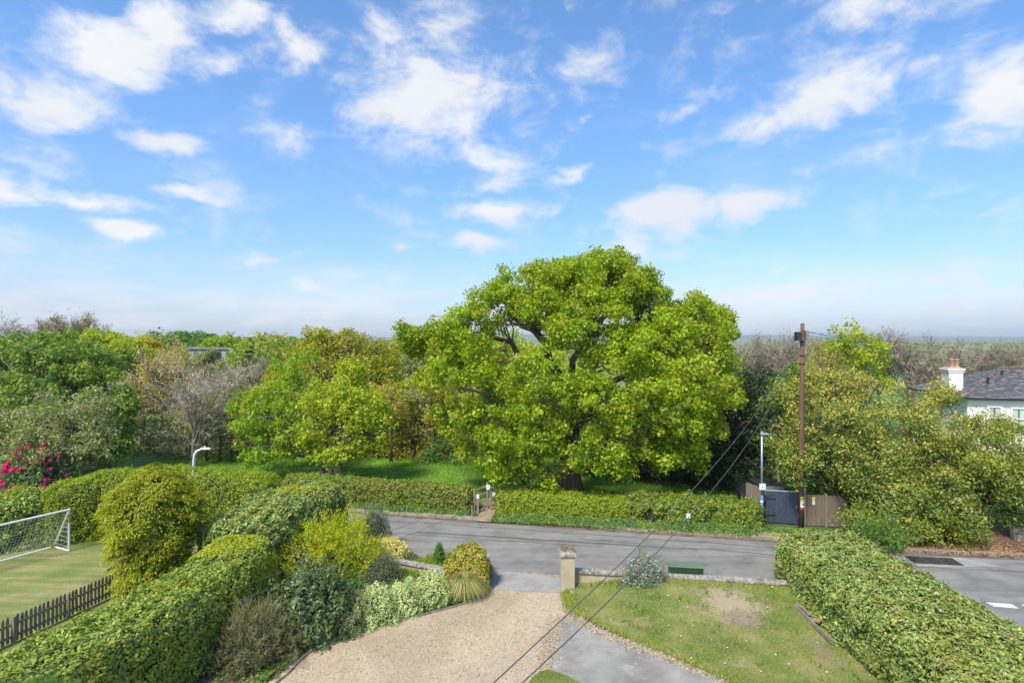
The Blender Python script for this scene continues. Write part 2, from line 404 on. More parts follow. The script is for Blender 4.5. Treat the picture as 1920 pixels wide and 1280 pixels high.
M['twig'] = foliage('twig', [(.13,.105,.075),(.20,.165,.12),(.28,.235,.18)], trans=.05, rough=.9)
M['pale_twig'] = foliage('pale_twig', [(.22,.185,.125),(.31,.265,.18),(.40,.35,.25)], trans=.05, rough=.9)
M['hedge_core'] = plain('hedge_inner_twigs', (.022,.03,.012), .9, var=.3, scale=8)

# ground
def grass_ground(name, cols, sc=1.3, fine=30, dirt=None, wavy=None):
    t = MT(name)
    n1 = t.noise(sc, 5, .6); n2 = t.noise(fine, 5, .7)
    v = t.math('ADD', t.math('MULTIPLY', n1, .6), t.math('MULTIPLY', n2, .4))
    if wavy: v = t.math('ADD', t.math('MULTIPLY', v, .6), t.math('MULTIPLY', t.noise(wavy[0], 3, .5, stretch=wavy[1]), .4))
    n = len(cols); c = t.ramp(v, [(0.41+0.18*i/(n-1), cols[i]) for i in range(n)])
    if dirt is not None:
        # worn patches: centres and radii on the ground
        for (x, y, rx, ry, col, lo) in dirt:
            mp = t.N.new('ShaderNodeMapping'); mp.vector_type = 'POINT'
            mp.inputs['Location'].default_value = (-x/rx, -y/ry, 0); mp.inputs['Scale'].default_value = (1/rx, 1/ry, 0)
            t.lk(t.geo.outputs['Position'], mp.inputs[0])
            ln = t.N.new('ShaderNodeVectorMath'); ln.operation = 'LENGTH'; t.lk(mp.outputs[0], ln.inputs[0])
            dd = t.math('ADD', ln.outputs['Value'], t.math('MULTIPLY', t.math('SUBTRACT', t.noise(4.5, 8, .75), .5), 3.0))
            c = t.mix(t.ramp(dd, [(0.55*lo, 1.0), (min(.99, .98*lo), 0.0)]), c, col)
    t.color(c); t.bump(t.noise(fine*1.3, 5, .7), .8, .04)
    return t.rough(.9)
M['field'] = grass_ground('field_grass', [(.07,.14,.010),(.11,.21,.014),(.15,.26,.025)], 0.35, 12)
M['verge_ground'] = grass_ground('verge_ground', [(.03,.06,.015),(.06,.11,.02),(.12,.12,.05)], 1.2, 20)
M['lawn_left'] = grass_ground('worn_striped_lawn', [(.13,.18,.035),(.20,.23,.06),(.33,.29,.13)], 0.5, 26, wavy=(1.0, (0.35, 2.2, 1, 0.5)))
M['lawn_right'] = grass_ground('front_lawn', [(.075,.13,.018),(.135,.185,.032),(.20,.22,.055),(.30,.27,.12)], 0.8, 28,
    dirt=[(7.25,18.9,1.1,1.15,(.36,.29,.19),1.0),(7.35,18.05,.85,.5,(.27,.215,.155),1.0),(9.0,16.4,.5,1.1,(.25,.2,.13),.75),(4.0,18.0,.8,.6,(.26,.23,.10),.6)])
def gravel():
    t = MT('beige_gravel')
    vo = t.N.new('ShaderNodeTexVoronoi'); vo.inputs['Scale'].default_value = 48; t.lk(t.geo.outputs['Position'], vo.inputs['Vector'])
    sep = t.N.new('ShaderNodeSeparateColor'); t.lk(vo.outputs['Color'], sep.inputs[0])
    c = t.ramp(sep.outputs[0], [(0, (.34,.265,.18)), (.3, (.43,.345,.24)), (.65, (.50,.41,.285)), (1, (.62,.52,.39))])
    tread = t.ramp(t.noise(.42, 5, .62, dist=.4), [(.40, (.84,.81,.78)), (.60, (1.03,1.02,1.0))])
    t.color(t.mix(1.0, c, tread, 'MULTIPLY'))
    h = t.math('SUBTRACT', 1.0, vo.outputs['Distance']); t.bump(h, .8, .02)
    return t.rough(.85)
M['gravel'] = gravel()
M['pebble'] = foliage('gravel_stone', [(.29,.225,.15),(.42,.335,.23),(.50,.41,.29),(.62,.53,.40)], trans=0, rough=.8, gain=1)
def asphalt(name, lo, hi, tracks=None, cracks=True, spots=0.0):
    t = MT(name)
    fine = t.noise(140, 3, .7); broad = t.noise(.5, 5, .6)
    v = t.math('ADD', t.math('MULTIPLY', fine, .45), t.math('MULTIPLY', broad, .55))
    c = t.ramp(v, [(.36, lo), (.62, hi)])
    if tracks:
        # worn bands along the road
        w = t.noise(1.0, 2, .5, stretch=(.03, 1.25, 1, tracks), dist=.15)
        c = t.mix(t.ramp(w, [(.38, .75), (.62, 0.0)]), c, t.mix(1.0, c, (.72,.72,.74), 'MULTIPLY'))
    if cracks:
        wv = t.N.new('ShaderNodeTexVoronoi'); wv.feature = 'DISTANCE_TO_EDGE'; wv.inputs['Scale'].default_value = .45
        nz = t.N.new('ShaderNodeTexNoise'); nz.inputs['Scale'].default_value = 1.3; nz.inputs['Detail'].default_value = 6
        t.lk(t.geo.outputs['Position'], nz.inputs['Vector'])
        ad = t.N.new('ShaderNodeVectorMath'); ad.operation = 'ADD'; t.lk(t.geo.outputs['Position'], ad.inputs[0]); t.lk(nz.outputs['Color'], ad.inputs[1])
        t.lk(ad.outputs[0], wv.inputs['Vector'])
        c = t.mix(t.ramp(wv.outputs['Distance'], [(0.0, .55), (.012, 0.0)]), c, tuple(x*.45 for x in lo))
    if spots:
        c = t.mix(t.ramp(t.noise(1.1, 6, .7), [(.56, 0.0), (.7, spots)]), c, tuple(x*1.25 for x in hi))
    c = t.mix(1.0, c, t.ramp(t.noise(.9, 6, .68, dist=.3), [(.38, (.80,.79,.78)), (.56, (1.06,1.06,1.05))]), 'MULTIPLY')
    t.color(c); t.bump(fine, .35, .01)
    return t.rough(.85)
M['road'] = asphalt('road_asphalt', (.195,.188,.178), (.262,.253,.238), tracks=0.2, cracks=False)
M['side_road'] = asphalt('junction_asphalt', (.165,.163,.160), (.22,.217,.21), tracks=None, cracks=False)
M['drive'] = asphalt('old_drive_asphalt', (.19,.18,.165), (.35,.335,.305), spots=.7, cracks=False)
M['apron'] = asphalt('pale_apron_asphalt', (.25,.243,.235), (.345,.335,.32), cracks=False)
M['patch'] = asphalt('dark_road_patch', (.09,.09,.1), (.13,.13,.14), cracks=False)
M['soil'] = plain('bed_soil', (.12,.09,.065), .95, var=.35, scale=5, bump=.6)
M['dirt_path'] = plain('dirt_path', (.33,.25,.17), .95, var=.25, scale=3, bump=.4)
M['litter_ground'] = plain('leaf_strewn_ground', (.16,.09,.05), .95, var=.4, scale=7, bump=.5)
M['kerb'] = plain('kerb_stone', (.32,.27,.21), .85, var=.25, scale=4, bump=.2)
M['edge_brown'] = plain('channel_dirt', (.17,.115,.075), .95, var=.3, scale=2)
# built things
M['render_beige'] = plain('beige_render', (.44,.37,.24), .85, var=.10, scale=2.5, bump=.15)
t = MT('lichen_stone'); t.color(t.mix(t.ramp(t.noise(9,6,.7), [(.48,0.),(.6,.8)]), t.ramp(t.noise(3,5), [(.35,(.15,.13,.11)),(.65,(.30,.27,.23))]), (.46,.45,.41))); t.bump(t.noise(14,5),.5,.02); M['lichen'] = t.rough(.9)
def wood(name, c1, c2, sc=4, stretch=(6,6,.5)):
    t = MT(name); f = t.noise(sc, 6, .65, stretch=stretch); t.color(t.ramp(f, [(.33,c1),(.68,c2)])); t.bump(f,.4,.01); return t.rough(.85)
M['weathered_wood'] = wood('weathered_wood', (.13,.105,.075), (.32,.275,.21))
M['fence_wood'] = wood('fence_wood', (.13,.095,.065), (.25,.20,.145))
M['picket_wood'] = wood('picket_wood', (.15,.115,.085), (.33,.27,.21))
M['pole_wood'] = wood('pole_wood', (.075,.035,.02), (.21,.115,.075), 3)
t = MT('worn_blue_paint'); f = t.noise(3,6,.7,stretch=(9,9,.6)); t.color(t.mix(t.ramp(f,[(.60,0.),(.70,.8)]), t.ramp(t.noise(4,4,.6,stretch=(5,5,.4)),[(.3,(.028,.042,.07)),(.7,(.055,.075,.115))]), (.22,.23,.24))); M['blue_paint'] = t.rough(.6)
M['white_plastic'] = plain('white_plastic', (.78,.78,.80), .35, var=.03)
M['white_paint'] = plain('white_paint', (.80,.78,.75), .5, var=.05, scale=1.5)
t = MT('white_render'); f_ = t.noise(2.2,6,.7,stretch=(1,1,.18)); t.color(t.mix(t.ramp(f_,[(.5,0.),(.75,.5)]),(.80,.77,.72),(.60,.575,.52))); t.bump(t.noise(30,4),.15,.01); M['white_render'] = t.rough(.8)
M['net'] = plain('net_cord', (.72,.72,.72), .7, var=.02)
M['galv'] = plain('galvanised_steel', (.42,.46,.52), .4, metal=.5, var=.08)
M['teal_paint'] = plain('teal_paint', (.07,.16,.22), .5, var=.1)
M['lamp_white'] = plain('white_lamp_paint', (.75,.77,.79), .4, var=.04)
M['sign_white'] = plain('sign_white', (.78,.77,.74), .4, var=.03)
M['sign_grey'] = plain('sign_grey', (.45,.44,.42), .5, var=.06)
M['sign_yellow'] = plain('sign_yellow', (.72,.62,.06), .4, var=.03)
M['sign_red'] = plain('sign_red', (.55,.04,.03), .4, var=.03)
M['black'] = plain('black_plastic', (.02,.022,.028), .5, var=.1)
M['wire'] = plain('black_cable', (.085,.085,.09), .6, var=.05)
M['wire_grey'] = plain('grey_cable', (.20,.20,.20), .6, var=.05)
M['cabinet'] = plain('green_cabinet_paint', (.03,.07,.035), .45, var=.15, scale=5)
M['iron'] = plain('cast_iron', (.05,.045,.04), .7, var=.3, scale=9, bump=.4)
M['terracotta'] = plain('terracotta', (.42,.27,.18), .85, var=.2, scale=6)
M['lead'] = plain('lead_flashing', (.25,.25,.26), .6, var=.1)
t = MT('slate'); a_ = t.N.new('ShaderNodeAttribute'); a_.attribute_name='rnd'; t.color(t.ramp(a_.outputs['Fac'],[(0,(.11,.10,.11)),(.5,(.17,.155,.165)),(.85,(.24,.22,.22)),(1,(.31,.28,.26))])); M['slate'] = t.rough(.55)
M['ridge_tile'] = plain('ridge_tile', (.17,.125,.10), .85, var=.25, scale=3)
t = MT('window_glass'); t.color((.12,.17,.16)); t.b.inputs['Specular IOR Level'].default_value=.8; M['glass'] = t.rough(.08)
M['curtain'] = plain('pale_curtain', (.48,.55,.47), .8, var=.12, scale=6)
M['car_paint'] = plain('dark_car_paint', (.03,.033,.04), .25, var=.05)
M['stone_wall'] = plain('rubble_stone', (.20,.18,.155), .9, var=.3, scale=5, bump=.5)
M['brick_far'] = plain('grey_cladding', (.36,.35,.35), .8, var=.15)
t = MT('far_hill'); t.color(t.ramp(t.noise(.0021,5,.6,stretch=(1,2.5,4)),[(.38,(.04,.08,.03)),(.5,(.10,.15,.05)),(.62,(.18,.2,.09))])); M['hill'] = t.rough(.95)
t = MT('far_fields'); vo = t.N.new('ShaderNodeTexVoronoi'); vo.inputs['Scale'].default_value=.011
t.lk(t.geo.outputs['Position'], vo.inputs['Vector']); sp = t.N.new('ShaderNodeSeparateColor'); t.lk(vo.outputs['Color'], sp.inputs[0])
t.color(t.mix(t.ramp(t.noise(.05,6,.65),[(.45,0.),(.6,.6)]), t.ramp(sp.outputs[0],[(0,(.13,.2,.05)),(.35,(.19,.26,.06)),(.6,(.27,.28,.09)),(.85,(.28,.23,.13)),(1,(.15,.21,.06))],'CONSTANT'), (.08,.10,.035)))
M['far_fields'] = t.rough(.95)
M['brick'] = plain('old_brick', (.34,.21,.14), .9, var=.2, scale=5)
M['timber'] = wood('grey_timber_edging', (.15,.12,.09), (.34,.29,.22), 3, (2,2,2))
M['paint_mark'] = plain('road_marking_paint', (.62,.63,.64), .7, var=.12, scale=8)

# ------------------------------------------------------------------ ground sheets
def sheet(name, pts, z, mat, kind='structure', **kw):
    me = bpy.data.meshes.new(name)
    me.from_pydata([(x, y, z) for x, y in pts], [], [tuple(range(len(pts)))]); me.update()
    if me.polygons[0].normal.z < 0: me.flip_normals()
    o = link(name, me, mat); tag(o, kind=kind, **kw); return o
def inpoly(P, poly):
    x, y = P[:, 0], P[:, 1]; ins = np.zeros(len(P), bool); n = len(poly)
    for i in range(n):
        x1, y1 = poly[i]; x2, y2 = poly[(i+1) % n]
        if y1 == y2: continue
        c = ((y1 > y) != (y2 > y)) & (x < (x2-x1)*(y-y1)/(y2-y1)+x1)
        ins ^= c
    return ins
def sample_poly(poly, n, rng):
    xs = [p[0] for p in poly]; ys = [p[1] for p in poly]; out = []; k = 0
    while k < n:
        P = np.stack([rng.uniform(min(xs), max(xs), n*2), rng.uniform(min(ys), max(ys), n*2)], 1)
        P = P[inpoly(P, poly)]; out.append(P); k += len(P)
    return np.concatenate(out)[:n]

sheet('ground', [(-7000,-60),(7000,-60),(7000,9000),(-7000,9000)], -0.30, M['far_fields'])
sheet('field', [(-120,26),(60,18),(110,30),(90,95),(-120,110)], -0.05, M['field'])
FAR = [(-60,41.2),(-40,37.2),(-20,32.8),(-6.8,29.75),(0,28.25),(5.5,27.1),(11.4,25.9),(16.6,24.4),(21.3,23.7),(32,22.4),(60,19)]
NEAR = [(60,-5),(14.2,-5),(13.6,20.4),(9.6,20.55),(2.2,21.6),(.4,22.15),(-1.0,22.35),(-4.1,23.9),(-10,25.6),(-20,28.2),(-40,32.6),(-60,36.6)]
sheet('road', FAR+NEAR, 0.0, M['road'])
sheet('apron', [(-1.05,22.38),(.4,22.16),(2.2,21.62),(2.25,20.35),(-.7,20.6),(-.95,21.0)], 0.012, M['apron'])
GR = [G(px,py) for px,py in [(918,1094),(912,1106),(898,1120),(850,1137),(760,1160),(690,1180),(640,1194),(584,1214),(552,1240),(525,1262),(488,1290)]]
GRAVEL = GR+[(-6.2,13.6),(-6.5,10),(-7,2),(8,2),(7,8),(5,14.3),(2.9,17.3),(2.1,19.0),(1.9,20.5)]
sheet('garden_ground', [(-9.2,2),(9.4,2),(9.6,20.2),(2.3,20.4),(-.8,20.7),(-1.0,22.2),(-4.1,23.7),(-8.5,25.0),(-12,20),(-12,2)], -0.012, M['soil'])
sheet('gravel_drive', GRAVEL, 0.004, M['gravel'])
DR = [G(px,py) for px,py in [(1072,1140),(1042,1170),(1032,1205),(1032,1235),(1020,1262),(990,1300)]]+[(0.1,12),(0,6),(5,6),(6.5,12)]+[G(px,py) for px,py in [(1420,1310),(1360,1272),(1260,1230),(1165,1195),(1110,1172),(1080,1150)]]
sheet('asphalt_drive', DR, 0.012, M['drive'])
M['side_junction'] = M['side_road']
sheet('side_road', [(13.75,-4.9),(59.9,-4.9),(59.9,18.2),(22,19.15),(13.75,20.0)], 0.006, M['side_road'])
# thin dirt strip in the gutter of the far side
gut = MB()
for i in range(len(FAR)-1):
    a, b = FAR[i], FAR[i+1]
    gut.add([(a[0],a[1]-.32,.004),(b[0],b[1]-.32,.004),(b[0],b[1],.004),(a[0],a[1],.004)], [(0,1,2,3)])
tag(gut.build('gutter_dirt', M['edge_brown']), kind='structure')

# sloping front lawn
LAWN = [(2.05,20.65),(2.0,19.6),(2.05,18.6)]+[G(px,py) for px,py in [(1078,1140),(1092,1157),(1150,1186),(1230,1217),(1290,1245),(1350,1270),(1420,1305)]]+[(6.2,12.5),(7.0,8),(9.9,8),(9.9,20.3),(6,20.55)]
def lawn_z(x, y):
    sx = np.clip((np.asarray(x)-1.9)/3.2, 0, 1); sy = np.clip((np.asarray(y)-16.5)/4.0, 0, 1)
    return 0.05 + 0.40*(sx*sx*(3-2*sx))*(sy*sy*(3-2*sy)) + .03*sx
def lawn_mesh():
    import bmesh
    bm = bmesh.new(); vs = [bm.verts.new((x, y, 0)) for x, y in LAWN]; bm.faces.new(vs)
    for ax in (0, 1):
        lo, hi = (1.5, 10.5) if ax == 0 else (7.5, 21)
        k = lo
        while k < hi:
            n = (1,0,0) if ax == 0 else (0,1,0); c = (k,0,0) if ax == 0 else (0,k,0)
            bmesh.ops.bisect_plane(bm, geom=bm.verts[:]+bm.edges[:]+bm.faces[:], plane_co=c, plane_no=n); k += .4
    for v in bm.verts: v.co.z = float(lawn_z(v.co.x, v.co.y)) + .012*math.sin(v.co.x*3.1)*math.cos(v.co.y*2.7)
    # skirt
    ed = [e for e in bm.edges if e.is_boundary]
    r = bmesh.ops.extrude_edge_only(bm, edges=ed)
    for g in r['geom']:
        if isinstance(g, bmesh.types.BMVert): g.co.z = -0.01
    bmesh.ops.recalc_face_normals(bm, faces=bm.faces[:])
    me = bpy.data.meshes.new('lawn'); bm.to_mesh(me); bm.free(); return me
tag(link('lawn', lawn_mesh(), M['lawn_right']), kind='structure')
ISLE = [G(px,py) for px,py in [(985,1290),(998,1272),(1012,1260),(1030,1257),(1058,1266),(1085,1280),(1110,1300)]]+[(1.6,12.6),(0.4,13.0)]
sheet('lawn_corner', ISLE, 0.035, M['lawn_right'])
LL = [(-34,8),(-13.9,8),(-13.6,13),(-13.4,19),(-12.3,21.5),(-12,24.5),(-17,26.5),(-27,26.5),(-34,26)]
sheet('side_lawn', LL, 0.015, M['lawn_left'])

# grass blades, pebbles, leaf litter: real geometry on top of the sheets
def blades(name, P2, zf, size, mat, seed, label=None, aspect=.16, lean=.45):
    L = Leaves(seed); n = len(P2); z = zf(P2[:,0], P2[:,1]) if callable(zf) else np.full(n, zf)
    T = np.stack([L.r.normal(size=n)*lean, L.r.normal(size=n)*lean, np.ones(n)], 1)
    P = np.stack([P2[:,0], P2[:,1], z+size*.35], 1)
    Nn = nrm(np.stack([L.r.normal(size=n), L.r.normal(size=n)-.6, np.full(n,.3)], 1))
    L.add(P, Nn, size, aspect=aspect, T=T, fold=.1, wob=.2)
    return tag(L.build(name, mat), label=label, cat='grass', kind='stuff')
rg = np.random.default_rng(11)
P = sample_poly(LAWN, 36000, rg); P = P[P[:,1] > 12]
d1 = ((P[:,0]-7.25)/1.15)**2+((P[:,1]-18.7)/1.25)**2
keep = (d1 > 1+.6*sn(np.c_[P,P[:,0]*0], .9)) | (rg.uniform(size=len(P)) < .07)
keep &= (sn(np.c_[P,P[:,0]*0], 1.6) > -.55) | (rg.uniform(size=len(P)) < .5)
blades('lawn_grass', P[keep], lawn_z, .075, M['lawn_blade'], 21, 'short green grass on the front lawn beside the drive')
P = sample_poly([p for p in LL], 20000, rg); P = P[(P[:,1] > 15)&(P[:,0] > -24)]
blades('side_lawn_grass', P, .015, .06, M['lawn_blade_left'], 22, 'worn mown grass of the side lawn round the goal')
P = sample_poly(LL, 16000, rg); P = P[(P[:,1] > 15)&(P[:,0] > -24)]; P = P[(sn(np.c_[P*np.array([.5,1.6]),P[:,0]*0],1.2) > .1)]
blades('side_dead_grass', P, .015, .06, M['dead_blade'], 19, 'pale dry grass streaks in the side lawn')
P = sample_poly(ISLE, 2500, rg); blades('corner_grass', P, .035, .07, M['lawn_blade'], 23, 'small patch of grass in the fork of the drive')
P = sample_poly(LAWN, 15000, rg); P = P[(P[:,1] > 12)]; k = sn(np.c_[P,P[:,0]*0],1.1)+rg.normal(size=len(P))*.35 > .25
blades('dead_grass', P[k], lawn_z, .07, M['dead_blade'], 28, 'straw coloured dead grass in the front lawn')
a_ = rg.uniform(0,6.28,1700); r_ = rg.uniform(.5,1.25,1700); P = np.c_[7.25+r_*1.2*np.cos(a_)+.15*np.sin(a_*5), 18.75+r_*1.2*np.sin(a_)+.12*np.cos(a_*7)]
blades('bare_patch_grass', P, lawn_z, .08, M['dead_blade'], 29, 'ragged straw and grass round the bare patch of the lawn', lean=1.2)
P = sample_poly(LAWN, 110, rg); P = P[P[:,1] > 12]; L = Leaves(30); L.add(np.c_[P, lawn_z(P[:,0],P[:,1])+.07], np.tile([0,0,1.],(len(P),1)), .045, aspect=1, wob=.2)
tag(L.build('daisies', M['daisy']), label='tiny white daisies dotted over the front lawn', cat='flowers', kind='stuff')
P = sample_poly(LAWN, 7000, rg); P = P[(P[:,1] > 12) & (sn(np.c_[P+5,P[:,0]*0],.7) > .45)]
blades('lawn_tufts', P, lawn_z, .12, M['verge'], 33, 'darker longer tufts and clover in the front lawn', aspect=.3)
# rougher tufts along the lawn edge and under the wall
LE = np.array([(2.05,20.55),(2.0,19.6),(2.05,18.6)]+[G(px,py) for px,py in [(1078,1140),(1092,1157),(1150,1186),(1230,1217),(1290,1245),(1350,1270),(1420,1305)]])
def along(poly, n, rng, w):
    poly = np.asarray(poly, float); seg = np.linalg.norm(np.diff(poly, axis=0), axis=1); c = np.r_[0, np.cumsum(seg)]
    t = rng.uniform(0, c[-1], n); i = np.clip(np.searchsorted(c, t)-1, 0, len(seg)-1); f = ((t-c[i])/seg[i])[:,None]
    return poly[i]*(1-f)+poly[i+1]*f + rng.normal(size=(n,2))*w
P = np.concatenate([along(LE, 2200, rg, .09), along([(2.2,20.8),(9.4,19.7)], 2600, rg, .14), along([(1.95,20.4),(2.0,18.9)], 1200, rg, .12)])
blades('edge_grass', P, lambda x,y: np.where(x>1.95, lawn_z(x,y)-.02, .0), .13, M['lawn_blade'], 24, 'longer tufts of grass along the lawn edge and low wall')
FIELDP = np.stack([rg.uniform(-26,14,30000), rg.uniform(31.5,46,30000)],1)
blades('field_grass', FIELDP, -.05, .20, M['meadow_blade'], 25, 'lush green meadow grass behind the roadside hedge', aspect=.22)
P = sample_poly(GRAVEL, 38000, rg); P = P[(P[:,1] > 13.5)]
P = P[~inpoly(P, DR)|(rg.uniform(size=len(P)) < .06)]
L = Leaves(26); n = len(P)
L.add(np.c_[P, np.full(n,.014)], np.tile([0,0,1.],(n,1)), .034, aspect=.8, wob=.5, fold=.35, var=.5)
tag(L.build('gravel_stones', M['pebble']), label='loose beige gravel stones scattered over the drive', cat='gravel', kind='stuff')
L = Leaves(27)
P = along([(1.95,20.0),(2.15,18.2),(3.6,16.9),(5.2,15.6),(6.9,14.4)], 5000, rg, .16); L.add(np.c_[P,np.full(len(P),.022)], np.tile([0,0,1.],(len(P),1)), .045, aspect=.8, wob=.6, fold=.3)
P = along([G(1045,1160),G(1034,1205),G(1025,1255)], 2500, rg, .18); L.add(np.c_[P,np.full(len(P),.022)], np.tile([0,0,1.],(len(P),1)), .035, aspect=.8, wob=.6, fold=.3)
tag(L.build('edge_gravel', M['pebble']), label='spilled gravel and chippings along the asphalt drive edge', cat='gravel', kind='stuff')

# ------------------------------------------------------------------ kerbs
kerb = empty('kerb', (0,28,0), None, None); kerb['kind'] = 'structure'
def kerb_run(poly, parent, top, mat, step=.92, w=.14):
    poly = [Vector((*p,0)) for p in poly]; me0 = None
    for i in range(len(poly)-1):
        a, b = poly[i], poly[i+1]; n = max(1, int((b-a).length/step)); d = (b-a)/n; ang = math.atan2(d.y, d.x)
        for k in range(n):
            c = a+d*(k+.5)
            if me0 is None:
                mb = MB(); mb.box((0,0,0), (.9,w,top+.08), 0); me0 = mb.mesh('kerb_stone'); me0.materials.append(mat)
            o = bpy.data.objects.new('kerb_stone', me0); COL.objects.link(o); o.parent = parent
            o.location = (c.x-parent.location.x, c.y-parent.location.y+random.uniform(-.008,.008), top/2-.04-parent.location.z+random.uniform(-.008,.008))
            o.rotation_euler = (0,0,ang+random.uniform(-.006,.006)); o.scale = (d.length/.92,1,1)
random.seed(4)
kerb_run([(x,y+.14) for x,y in FAR if -25 < x < 40], kerb, .11, M['kerb'], w=.27)
drop = empty('dropped_kerb', (0,22,0), None, None); drop['kind'] = 'structure'
kerb_run([(-1.0,22.4),(.4,22.2),(2.2,21.66)], drop, .03, M['kerb'], w=.1)

# ------------------------------------------------------------------ hedges
def hedge_grid(st, nt=60, na=26, e=.38):
    """st: stations (x,y,width,height[,zbase]); returns a grid of surface points of a clipped hedge"""
    st = np.array(st, float); seg = np.r_[0, np.cumsum(np.linalg.norm(np.diff(st[:,:2],axis=0),axis=1))]
    t = np.linspace(0, seg[-1], nt); C = np.stack([np.interp(t, seg, st[:,k]) for k in range(st.shape[1])],1)
    ends = np.minimum(np.clip(t/.35,0,1), np.clip((seg[-1]-t)/.35,0,1)); ends = np.sqrt(1-(1-ends)**2)
    d = np.gradient(C[:,:2], axis=0); d /= np.linalg.norm(d,axis=1,keepdims=True)+1e-9; sd = np.stack([d[:,1],-d[:,0]],1)
    a = np.linspace(0, math.pi, na); ca = np.sign(np.cos(a))*np.abs(np.cos(a))**e; sa = np.abs(np.sin(a))**e
    Gd = np.zeros((nt,na,3)); zb = C[:,4] if C.shape[1] > 4 else np.zeros(nt)
    wd = C[:,2]*(.35+.65*ends)
    for j in range(na):
        Gd[:,j,:2] = C[:,:2]+sd*(wd/2*ca[j])[:,None]
        Gd[:,j,2] = zb + C[:,3]*sa[j]*(.80+.20*ends)
    return Gd
def sample_grid(Gd, n, rng, caps=True):
    q = [Gd[:-1,:-1],Gd[1:,:-1],Gd[1:,1:],Gd[:-1,1:]]; q = [x.reshape(-1,3) for x in q]
    cr = np.cross(q[2]-q[0], q[3]-q[1]); ar = np.linalg.norm(cr,axis=1)/2; nn = nrm(cr)
    i = rng.choice(len(ar), n, p=ar/ar.sum()); u = rng.uniform(size=(n,1)); v = rng.uniform(size=(n,1))
    P = q[0][i]*(1-u)*(1-v)+q[1][i]*u*(1-v)+q[2][i]*u*v+q[3][i]*(1-u)*v
    return P, nn[i]
def grid_mesh(name, Gd, close=True):
    nt, na = Gd.shape[:2]; V = Gd.reshape(-1,3); Fs = []
    for i in range(nt-1):
        for j in range(na-1):
            a = i*na+j; Fs.append((a,a+na,a+na+1,a+1))
    if close: Fs.append(tuple(range(na))); Fs.append(tuple(range((nt-1)*na,nt*na))[::-1])
    me = bpy.data.meshes.new(name); me.from_pydata(V.tolist(),[],Fs); me.update(); return me
def orient_out(P, Nn, Gd):
    c = Gd.mean(axis=1); c[:,2] *= .5
    d = ((P[:,None,:2]-c[None,::3,:2])**2).sum(2); k = d.argmin(1); out = P-c[::3][k]
    return np.where((np.sum(Nn*out,axis=1)<0)[:,None], -Nn, Nn)
def hedge(name, st, n, size, mat, label, seed, aspect=.5, wob=.55, lump=.10, wl=.7, depth=.14, e=.38, extra=None, updir=.25, group=None, cat='hedge', nt=60, tips=0.04):
    Gd = hedge_grid(st, nt=nt, e=e); L = Leaves(seed)
    cx, cy = float(np.mean([s[0] for s in st])), float(np.mean([s[1] for s in st]))
    root = empty(name, (cx,cy,0), label, cat, group)
    P, Nn = sample_grid(Gd, n, L.r); Nn = orient_out(P, Nn, Gd)
    h = sn(P, wl)*lump + sn(P, wl*3)*lump*.8
    P = P + Nn*(h-depth*L.r.uniform(0,1,n)**1.6)[:,None]
    P[:,2] = np.maximum(P[:,2], .02)
    tint = np.clip(.5+.5*sn(P,.5)+L.r.normal(size=n)*.15,0,1)
    P = P-np.array([cx,cy,0]); L.add(P, Nn, size, var=.45, aspect=aspect, wob=wob, tint=tint, updir=updir)
    if tips:   # odd shoots standing proud
        m = int(n*tips); k = L.r.choice(len(P), m)
        L.add(P[k]+Nn[k]*size*L.r.uniform(.5,1.6,(m,1)), Nn[k], size, aspect=aspect*.8, wob=.5, T=Nn[k]+np.array([0,0,.8]), tint=.8)
    L.build('foliage', mat, root)
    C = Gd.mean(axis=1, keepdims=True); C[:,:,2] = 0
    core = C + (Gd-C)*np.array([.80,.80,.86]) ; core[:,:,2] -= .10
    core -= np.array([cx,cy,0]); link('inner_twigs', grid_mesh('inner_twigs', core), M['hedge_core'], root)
    if extra: extra(root, Gd, np.array([cx,cy,0]))
    return root

def yellow_patch(boxes, n, seed, mat='yellow_tip', size=.11):
    def f(root, Gd, off):
        L = Leaves(seed); P, Nn = sample_grid(Gd, n, L.r); Nn = orient_out(P, Nn, Gd)
        k = np.zeros(len(P), bool)
        for (x,y,z,rx,ry,rz) in boxes: k |= (((P[:,0]-x)/rx)**2+((P[:,1]-y)/ry)**2+((P[:,2]-z)/rz)**2 + .5*sn(P,.5)) < 1
        P = P[k]+Nn[k]*.06; L.add(P-off, Nn[k], size, aspect=.5, updir=.4); o = L.build('new_growth', M[mat], root)
        o['label'] = 'fresh yellow new leaves'
    return f
# near left hedge, running away from the house
hedge('laurel_hedge', [(-11.4,8.0,2.9,2.25),(-10.75,11,2.7,2.25),(-10.0,13.5,2.5,2.22),(-9.5,15.5,2.4,2.18),(-9.25,17.5,2.35,2.2),(-9.2,19.9,2.3,2.3)], 76000, .10, M['laurel'],
      'tall clipped laurel hedge at bottom left, with bright yellow growth on its top', 31, nt=80, lump=.09,
      extra=yellow_patch([(-9.4,18.9,2.25,1.0,1.0,.4),(-8.1,18.6,1.3,.35,.9,.7),(-8.1,17.0,1.2,.35,.5,.6),(-9.9,18.2,2.2,.4,.4,.3)], 30000, 32))
hedge('laurel_hedge', [(-10.6,20.3,2.2,2.35),(-9.9,22.4,2.9,2.6),(-9.2,24.8,3.0,2.6),(-8.9,27.0,2.3,2.35)], 48000, .12, M['laurel_pale'],
      'broad pale laurel hedge between the golden cypress and the yellow shrub', 33, lump=.13,
      extra=yellow_patch([(-9.6,24.6,2.5,1.3,.9,.4),(-9.0,25.9,2.5,1.0,.5,.4)], 9000, 34))
